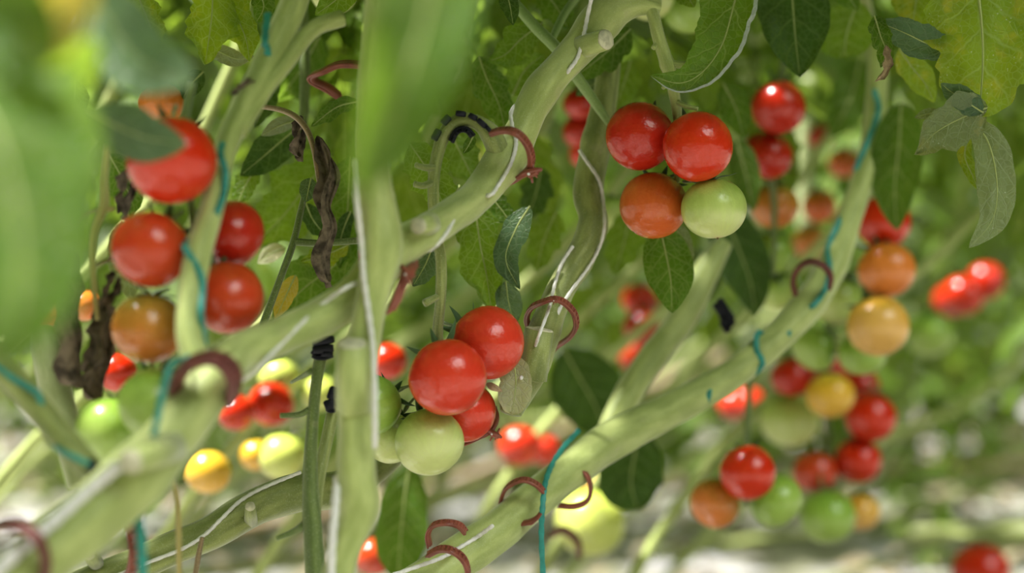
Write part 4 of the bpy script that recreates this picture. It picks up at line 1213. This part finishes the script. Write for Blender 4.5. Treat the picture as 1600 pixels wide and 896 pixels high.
# leaves in the middle
tl('pale leaf scrap right of the dark red tomato behind the twined stem', [(446, 388, 1.62), (425, 396, 1.618), (402, 412, 1.615)], 30, 'pale', roll=20, lobes=1, depth=.06)
tl('light leaf patch right of the turquoise twine', [(400, 262, 1.6), (384, 290, 1.597), (368, 325, 1.595)], 46, 'light', roll=25, lobes=2, depth=.25)
tl('green leaf tip poking out below the looped clip', [(560, 158, 1.53), (525, 168, 1.525), (486, 198, 1.52)], 34, 'leaf', roll=-20, lobes=2, depth=.25)
tl('dark leaf half hidden behind the withered hanging leaf', [(478, 318, 1.56), (490, 345, 1.557), (512, 372, 1.555)], 38, 'dark', roll=12, lobes=2, depth=.25)
tl('small dark leaf beside the lower withered leaf end', [(548, 330, 1.57), (536, 360, 1.567), (528, 392, 1.565)], 30, 'dark', roll=-18, lobes=2, depth=.2)
tl('toothed light leaf under the side twig of the slim stalk', [(545, 382, 1.56), (510, 398, 1.556), (470, 410, 1.553)], 48, 'yellow', roll=14, lobes=3, depth=.35)
tl('pale underside of a leaf hanging by the yellow stalk', [(190, 345, 1.38), (196, 400, 1.378), (205, 470, 1.375)], 60, 'grey', roll=12, lobes=2, depth=.12)
tl('dark narrow leaf between turquoise twine and brown scrap', [(430, 120, 1.62), (415, 160, 1.617), (398, 200, 1.615)], 40, 'dark', roll=-15, lobes=2, depth=.2)
tl('toothed green leaf below the black arched support', [(718, 290, 1.57), (700, 330, 1.566), (690, 372, 1.563)], 58, 'leaf', roll=-16, lobes=3, depth=.35)
tl('pale toothed leaf right of the slanting stem near the ring clip', [(870, 330, 1.72), (850, 375, 1.715), (838, 425, 1.71)], 70, 'light', roll=15, lobes=3, depth=.3)
tl('dark toothed leaf between the ribbed stem and the lobed leaf', [(845, 260, 1.75), (838, 300, 1.745), (822, 345, 1.74)], 62, 'dark', roll=-12, lobes=3, depth=.3)
tl('light leaf above the ring clip behind the ribbed stem', [(985, 330, 1.78), (975, 380, 1.775), (960, 430, 1.77)], 72, 'light', roll=14, lobes=3, depth=.25)
tl('dark leaf peeking between the black support and the four fruits', [(1085, 390, 2.0), (1100, 430, 1.995), (1110, 470, 1.99)], 60, 'dark', roll=-14, lobes=2, depth=.2)
tl('green leaf right of the fuzzy stalk behind the red fruit', [(1130, 130, 1.72), (1150, 170, 1.717), (1162, 215, 1.715)], 56, 'leaf', roll=16, lobes=2, depth=.15)
tl('light leaf behind the cut stub and the fuzzy stalk', [(985, 95, 1.72), (975, 130, 1.717), (960, 170, 1.715)], 60, 'light', roll=-16, lobes=2, depth=.2)
tl('green pointed leaf directly under the four-fruit cluster', [(1030, 352, 1.58), (1040, 395, 1.575), (1048, 440, 1.57), (1050, 490, 1.565)], 82, 'leaf', roll=-10, nu=60, nv=9, lobes=2, depth=.06, fold=.12, pucker=.03)
tl('pale edge leaf right of the one under the cluster', [(1040, 340, 1.60), (1066, 372, 1.595), (1074, 410, 1.59), (1070, 450, 1.59)], 34, 'grey', roll=30, lobes=2, depth=.1)
tl('lobed light leaf hanging above the centre cluster', [(742, 318, 1.55), (750, 380, 1.545), (760, 430, 1.54), (768, 486, 1.535)], 92, 'light', roll=8, nu=60, nv=9, lobes=2.2, depth=.28, fold=.12)
tl('bluish leaf curling beside the lobed light leaf', [(828, 322, 1.53), (805, 360, 1.525), (790, 405, 1.52), (812, 452, 1.515)], 52, 'blue', roll=22, nu=48, lobes=2, depth=.15, cup=.2)
tl('dark leaf in the gap below the slanting stem', [(765, 305, 1.56), (785, 330, 1.555), (800, 352, 1.55)], 44, 'leaf', roll=5, lobes=2, depth=.3)
tl('bluish leaf just behind the topmost red of the centre cluster', [(790, 440, 1.54), (795, 475, 1.535), (805, 510, 1.53)], 46, 'blue', roll=-12, lobes=2, depth=.1)
tl('bluish leaf left of the arching fruit stalk', [(676, 385, 1.50), (664, 415, 1.498), (645, 448, 1.495)], 52, 'blue', roll=8, lobes=3, depth=.2)
tl('light leaf left of the arching stalk, toothed edge', [(640, 225, 1.52), (664, 260, 1.515), (684, 300, 1.51), (700, 336, 1.505)], 84, 'light', roll=-10, nu=48, lobes=3, depth=.3)
tl('small leaf hanging in the loop of the arched support', [(740, 212, 1.48), (732, 228, 1.478), (724, 240, 1.476)], 18, 'leaf', lobes=1, depth=.1)
tl('light leaf between the arch and the slanting stem', [(700, 200, 1.6), (720, 240, 1.6), (745, 290, 1.6)], 70, 'light', roll=20, lobes=3, depth=.25)
tl('pale small leaflet on the slim zigzag stalk', [(486, 278, 1.49), (482, 296, 1.487), (478, 316, 1.485)], 32, 'blue', lobes=2, depth=.12)
tl('broad light leaf behind the withered hanging leaf', [(520, 240, 1.66), (480, 290, 1.655), (440, 340, 1.65), (395, 385, 1.645)], 125, 'light', roll=-6, nu=48, nv=8, lobes=3, depth=.3)
tl('broad green leaf right of the withered hanging leaf', [(548, 245, 1.60), (545, 300, 1.595), (540, 360, 1.59), (530, 420, 1.585)], 96, 'leaf', roll=10, nu=48, nv=8, lobes=3, depth=.3)
tl('broad light leaf above the slanting stem at lower left', [(558, 385, 1.60), (515, 420, 1.595), (470, 455, 1.59), (425, 500, 1.585)], 105, 'leaf', roll=-12, nu=48, nv=8, lobes=3, depth=.25)
tl('yellowing leaf beside the slim zigzag stalk', [(462, 430, 1.53), (448, 460, 1.525), (430, 500, 1.52)], 34, 'old', roll=20, lobes=2, depth=.15)
tl('dark leaf behind the brown leaf stalk', [(470, 195, 1.6), (440, 220, 1.595), (405, 250, 1.59), (375, 275, 1.585)], 62, 'dark', roll=-14, nu=40, lobes=2, depth=.1)
tl('pale underside of leaf above the dark one', [(465, 188, 1.56), (438, 196, 1.555), (408, 212, 1.55)], 26, 'grey', roll=170, lobes=1, depth=.05)
tl('dark small leaf left of the sharp scalloped leaf', [(118, 125, 1.42), (117, 160, 1.415), (112, 200, 1.41)], 46, 'dark', lobes=2, depth=.1)
tl('dark leaf left of the stem with turquoise twine', [(318, 112, 1.55), (300, 130, 1.548), (286, 155, 1.545)], 38, 'dark', lobes=2, depth=.1)
tl('green leaf between the two branches at upper left', [(500, 55, 1.7), (470, 110, 1.7), (430, 160, 1.7)], 80, 'leaf', roll=-10, lobes=3, depth=.25)
tl('leaf peeping between left red tomatoes and stalk', [(170, 240, 1.4), (200, 300, 1.4), (200, 345, 1.4)], 60, 'leaf', roll=12, lobes=3, depth=.2)
tl('dark green leaf to the left of the diagonal stem', [(880, 545, 2.05), (905, 590, 2.045), (930, 635, 2.04), (950, 690, 2.04)], 115, 'dark', roll=-8, nu=40, lobes=2, depth=.06)
tl('round dark green leaf below the diagonal stem', [(1000, 668, 1.95), (992, 710, 1.945), (986, 755, 1.94), (996, 798, 1.935)], 108, 'dark', roll=6, nu=40, lobes=2, depth=.08, tip_pow=.5)
tl('upright blurred green leaf under the centre cluster', [(640, 725, 1.85), (632, 780, 1.845), (626, 840, 1.84), (622, 905, 1.835)], 86, 'leaf', roll=-6, nu=40, lobes=2, depth=.08, tip_pow=.5)
tl('blurred leaf hanging in front of the red and orange tomatoes', [(1408, 160, 1.86), (1405, 225, 1.855), (1398, 295, 1.85), (1402, 360, 1.845)], 86, 'leaf', roll=10, nu=40, lobes=2, depth=.06)
tl('blurred dark leaf below the four fruits at right', [(1125, 320, 1.95), (1150, 380, 1.945), (1172, 440, 1.94), (1180, 495, 1.94)], 88, 'dark', roll=-8, nu=40, lobes=2, depth=.08)
tl('blurred green leaf left of the dark red pair', [(1150, 215, 1.9), (1165, 270, 1.9), (1178, 330, 1.9)], 52, 'leaf', roll=18, lobes=2, depth=.06)
tl('blurred leaf over the upper stub of the diagonal stem', [(1345, 90, 2.1), (1330, 150, 2.1), (1300, 215, 2.1)], 70, 'leaf', lobes=2, depth=.1)
tl('pointed green leaf under the dark red lower left tomato', [(430, 500, 1.5), (420, 515, 1.5), (402, 535, 1.5)], 26, 'leaf', lobes=2, depth=.1)
tl('white edged withered leaf tip beside the clipped ribbed stem', [(760, 600, 1.455), (772, 606, 1.45), (785, 612, 1.448)], 12, 'dryw', rib=False, lobes=1, depth=.05)

withered('dark withered leaf dangling in the gap left of the upright stem', [(496, 212, 1.47), (512, 265, 1.465), (505, 310, 1.46), (516, 350, 1.46), (502, 395, 1.458), (512, 442, 1.455)], 38, 5)
withered('small withered scrap hanging from the brown leaf stalk', [(470, 180, 1.5), (468, 210, 1.5), (466, 245, 1.5)], 26, 9)
withered('large withered leaf hanging left of the left red tomatoes', [(112, 385, 1.30), (104, 440, 1.295), (112, 520, 1.29), (118, 600, 1.285)], 52, 12, [[(168, 325, 1.29), (130, 340, 1.295), (110, 390, 1.30)]])
withered('crumpled brown leaf between yellow stalk and orange tomato', [(158, 470, 1.31), (160, 520, 1.305), (150, 570, 1.30), (142, 625, 1.295)], 58, 21)
withered('shrivelled dark curl above the brick red tomato', [(210, 255, 1.33), (196, 300, 1.325), (185, 335, 1.32)], 30, 31)
withered('dark curl of dead leaf beside the yellow stalk', [(178, 425, 1.30), (172, 450, 1.295), (162, 480, 1.29)], 24, 33, [[(150, 415, 1.29), (166, 408, 1.295), (180, 400, 1.30)]])
withered('brown dead scrap on the stem fork at upper left', [(398, 122, 1.30), (384, 135, 1.295), (362, 148, 1.29)], 20, 41)

# ================================================================ PLANTS BEHIND
for i, (px, d, z0, z1, n, sc, lb) in enumerate((
    (-60, 2.05, 1.00, 1.75, 16, 1.0, 'leafy tomato plant behind the huge blurred leaf at the left edge'),
    (190, 2.10, 1.02, 1.80, 17, 1.0, 'leafy tomato plant behind the left red truss'),
    (390, 2.00, 1.02, 1.80, 17, 1.0, 'leafy tomato plant behind the stem with turquoise twine at left'),
    (560, 2.12, 1.00, 1.80, 18, 1.0, 'leafy tomato plant behind the big blurred hanging leaf'),
    (720, 2.00, 1.00, 1.80, 18, 1.0, 'leafy tomato plant behind the black arched support'),
    (880, 2.15, 1.02, 1.80, 18, 1.0, 'leafy tomato plant behind the ribbed stem'),
    (1040, 2.30, 1.02, 1.80, 17, 1.0, 'leafy tomato plant behind the sharp four-fruit cluster'),
    (1180, 2.45, 1.02, 1.85, 17, 1.0, 'leafy tomato plant behind the upper red pair'),
    (1330, 2.40, 1.06, 1.85, 15, 1.0, 'leafy tomato plant behind the bare upper stem at right'),
    (1480, 2.35, 1.06, 1.85, 15, 1.0, 'leafy tomato plant behind the folded grey green leaf'),
    (1630, 2.30, 1.02, 1.85, 15, 1.0, 'leafy tomato plant at the right edge of the view'))):
    plant(px, d, z0, z1, n, lb, 100 + i * 7, stem=(0.0075, 'stem'), scale=sc, lean=0.75, avoid=1.62)
for i, (px, d, z0, z1, n, lb) in enumerate((
    (-40, 3.0, .88, 1.7, 18, 'shadowy tomato plant in the next row at far left'),
    (160, 3.1, .90, 1.7, 18, 'shadowy tomato plant in the next row beyond the left truss'),
    (340, 3.0, .90, 1.7, 18, 'shadowy tomato plant in the next row beyond the withered leaves'),
    (520, 3.15, .88, 1.7, 18, 'shadowy tomato plant in the next row beyond the upright stem'),
    (700, 3.0, .90, 1.7, 18, 'shadowy tomato plant in the next row beyond the centre cluster'),
    (870, 3.1, .92, 1.7, 18, 'shadowy tomato plant in the next row beyond the ring clip'),
    (1030, 3.2, .92, 1.7, 18, 'shadowy tomato plant in the next row beyond the four fruits'),
    (1190, 3.3, .92, 1.75, 18, 'shadowy tomato plant in the next row beyond the red pair'),
    (1340, 3.3, .85, 1.75, 20, 'shadowy tomato plant in the next row beyond the orange pair'),
    (1490, 3.2, .78, 1.75, 22, 'shadowy tomato plant in the next row beyond the far right reds'),
    (1640, 3.1, .72, 1.75, 22, 'shadowy tomato plant in the next row at far right'))):
    plant(px, d, z0, z1, n, lb, 300 + i * 5, stem=(0.009, 'stem'), lean=0.9, scale=1.05)
for i, (px, d, z0, z1, n, lb) in enumerate((
    (0, 4.9, .75, 1.9, 20, 'distant tomato plant low between stems at the left edge'),
    (200, 5.2, .72, 1.9, 20, 'distant tomato plant beyond the green left tomatoes'),
    (380, 4.8, .75, 1.9, 20, 'distant tomato plant beyond the sunlit lime tomatoes'),
    (560, 5.3, .72, 1.9, 20, 'distant tomato plant beyond the cut stub'),
    (740, 4.9, .75, 1.9, 20, 'distant tomato plant beyond the green centre tomato'),
    (910, 5.2, .72, 1.9, 20, 'distant tomato plant beyond the curved clip'),
    (1080, 4.9, .75, 1.9, 20, 'distant tomato plant beyond the round dark leaf'),
    (1240, 5.3, .70, 1.9, 20, 'distant tomato plant beyond the low trio'),
    (1410, 4.9, .62, 1.9, 22, 'distant tomato plant beyond the red and yellow truss'),
    (1570, 5.1, .58, 1.9, 22, 'distant tomato plant low at the right edge'))):
    plant(px, d, z0 - .3, z1, n + 8, lb, 500 + i * 3, stem=(0.011, 'stemp'), lean=1.0, scale=1.25)

for i, (px, d, z0, z1, n, lb) in enumerate((
    (-60, 6.6, .30, 2.2, 26, 'hazy tomato plant in the farthest row at the left edge'),
    (130, 6.9, .28, 2.2, 26, 'hazy tomato plant in the farthest row below the left truss'),
    (310, 6.5, .30, 2.2, 26, 'hazy tomato plant in the farthest row beyond the yellow tomato'),
    (480, 7.0, .28, 2.2, 26, 'hazy tomato plant in the farthest row beyond the thin stalk'),
    (650, 6.6, .30, 2.2, 26, 'hazy tomato plant in the farthest row beyond the lowest centre tomato'),
    (820, 6.9, .28, 2.2, 26, 'hazy tomato plant in the farthest row beyond the arched clip'),
    (990, 6.5, .30, 2.2, 26, 'hazy tomato plant in the farthest row beyond the sunlit orange tomato'),
    (1150, 7.0, .28, 2.2, 26, 'hazy tomato plant in the farthest row beyond the orange brown low fruit'),
    (1320, 6.6, .30, 2.2, 26, 'hazy tomato plant in the farthest row beyond the lowest green fruit'),
    (1480, 6.9, .28, 2.2, 26, 'hazy tomato plant in the farthest row above the red fruit on the bottom edge'),
    (1650, 6.5, .30, 2.2, 26, 'hazy tomato plant in the farthest row at the right edge'))):
    plant(px, d, z0 - .22, z1, n + 6, lb, 700 + i * 3, stem=(0.011, 'stemp'), lean=0.2, scale=1.7)

# fallen leaves lying about on the ground film
rs = random.Random(77)
lt = MB()
for _ in range(2000):
    x, y = rs.uniform(-2.6, 2.6), rs.uniform(-3.5, 10.5)  # stretch around the camera added unseen to make the floor's reflection patchy
    a = rs.uniform(0, 2 * PI)
    L = rs.uniform(.06, .16)
    t = Vector((math.cos(a), math.sin(a), 0))
    b = Vector((x, y, 0.004))
    lt.leaf([b, b + t * L * .5 + Vector((0, 0, rs.uniform(.01, .05))), b + t * L + Vector((0, 0, rs.uniform(0, .03)))], L * .55, Vector((rs.uniform(-.4, .4), rs.uniform(-.4, .4), 1)), nu=8, nv=2, lobes=2, depth=.3, fold=.4, ripple=.15, seed=rs.randrange(999))
lo = lt.build('fallen_leaves', M['litter'])
tag(lo, 'dead yellowed leaves scattered over the white ground film', 'fallen leaves')
lo['kind'] = 'stuff'
tl('dry pale leaf end hanging below the ribbed stem', [(800, 556, 1.465), (806, 595, 1.46), (800, 648, 1.46)], 56, 'pale', roll=6, lobes=2, depth=.1, base_pow=.4, tip_pow=.4)

shade_canopy('S4', [(-0.24, 1.34, 1.12), (-0.32, 1.30, 1.40), (-0.40, 1.27, 1.75)], 18, 1)  # unseen upper foliage, added to keep sun off the front row
shade_canopy('S2', [(-0.10, 1.30, 1.10), (-0.16, 1.27, 1.45), (-0.2, 1.25, 1.8)], 18, 2)
shade_canopy('S1', [(0.13, 1.50, 1.05), (0.06, 1.47, 1.35), (-0.02, 1.45, 1.8)], 20, 3)
shade_canopy('S5', [(0.10, 1.65, 1.05), (0.0, 1.62, 1.4), (-0.1, 1.60, 1.8)], 18, 4)
shade_canopy('S6', [(0.40, 1.92, 1.05), (0.30, 1.80, 1.4), (0.22, 1.7, 1.8)], 20, 5)
shade_canopy('S10', [(-0.55, 1.2, 1.0), (-0.58, 1.22, 1.35), (-0.6, 1.25, 1.7)], 18, 6)
shade_canopy('S15', [(0.0, 1.55, 1.02), (0.02, 1.40, 1.25), (0.05, 1.3, 1.6)], 14, 8)

for i, x in enumerate((-1.5, -0.95, -0.4, 0.15, 0.7, 1.25, 1.8)):  # row added behind the camera to break up the floor's reflection in fruit
    plant(800 + x * FPX / -1.15, -1.15, .45, 1.7, 22, ('unseen tomato plant added across the aisle, %s along the row' % ('first', 'second', 'third', 'fourth', 'fifth', 'sixth', 'seventh')[i]), 900 + i * 3, stem=(0.009, 'stem'), lean=0.4, scale=1.0)

# bare lower stems laid down along the rows behind
rs = random.Random(41)
for i in range(22):
    d = rs.uniform(3.0, 6.2)
    x0 = rs.uniform(-.5, .42) * d * .75
    za = rs.uniform(.05, .35)
    L = rs.uniform(.8, 1.5)
    up = rs.uniform(.3, .6)
    pts = [Vector((x0 + L * t, d + .15 * math.sin(t * 3 + i), za + up * t ** 1.6 + .02 * math.sin(t * 9 + i))) for t in (0, .2, .4, .6, .8, 1.0)]
    sm = [Vector(p) for p in catmull([tuple(p) for p in pts], 6)]
    r0 = empty('tomato_vine', sm[0], 'blurred bare stem laid down low along a row behind the fruit', 'vine', 'bare stems laid low along the rows behind')
    MB().tube(sm, [rs.uniform(.008, .012)] * len(sm), 10, 1, True, .04, .15, seed=i).build('main_stem', M['stemg' if i % 3 else 'stemb'], r0, sm[0])
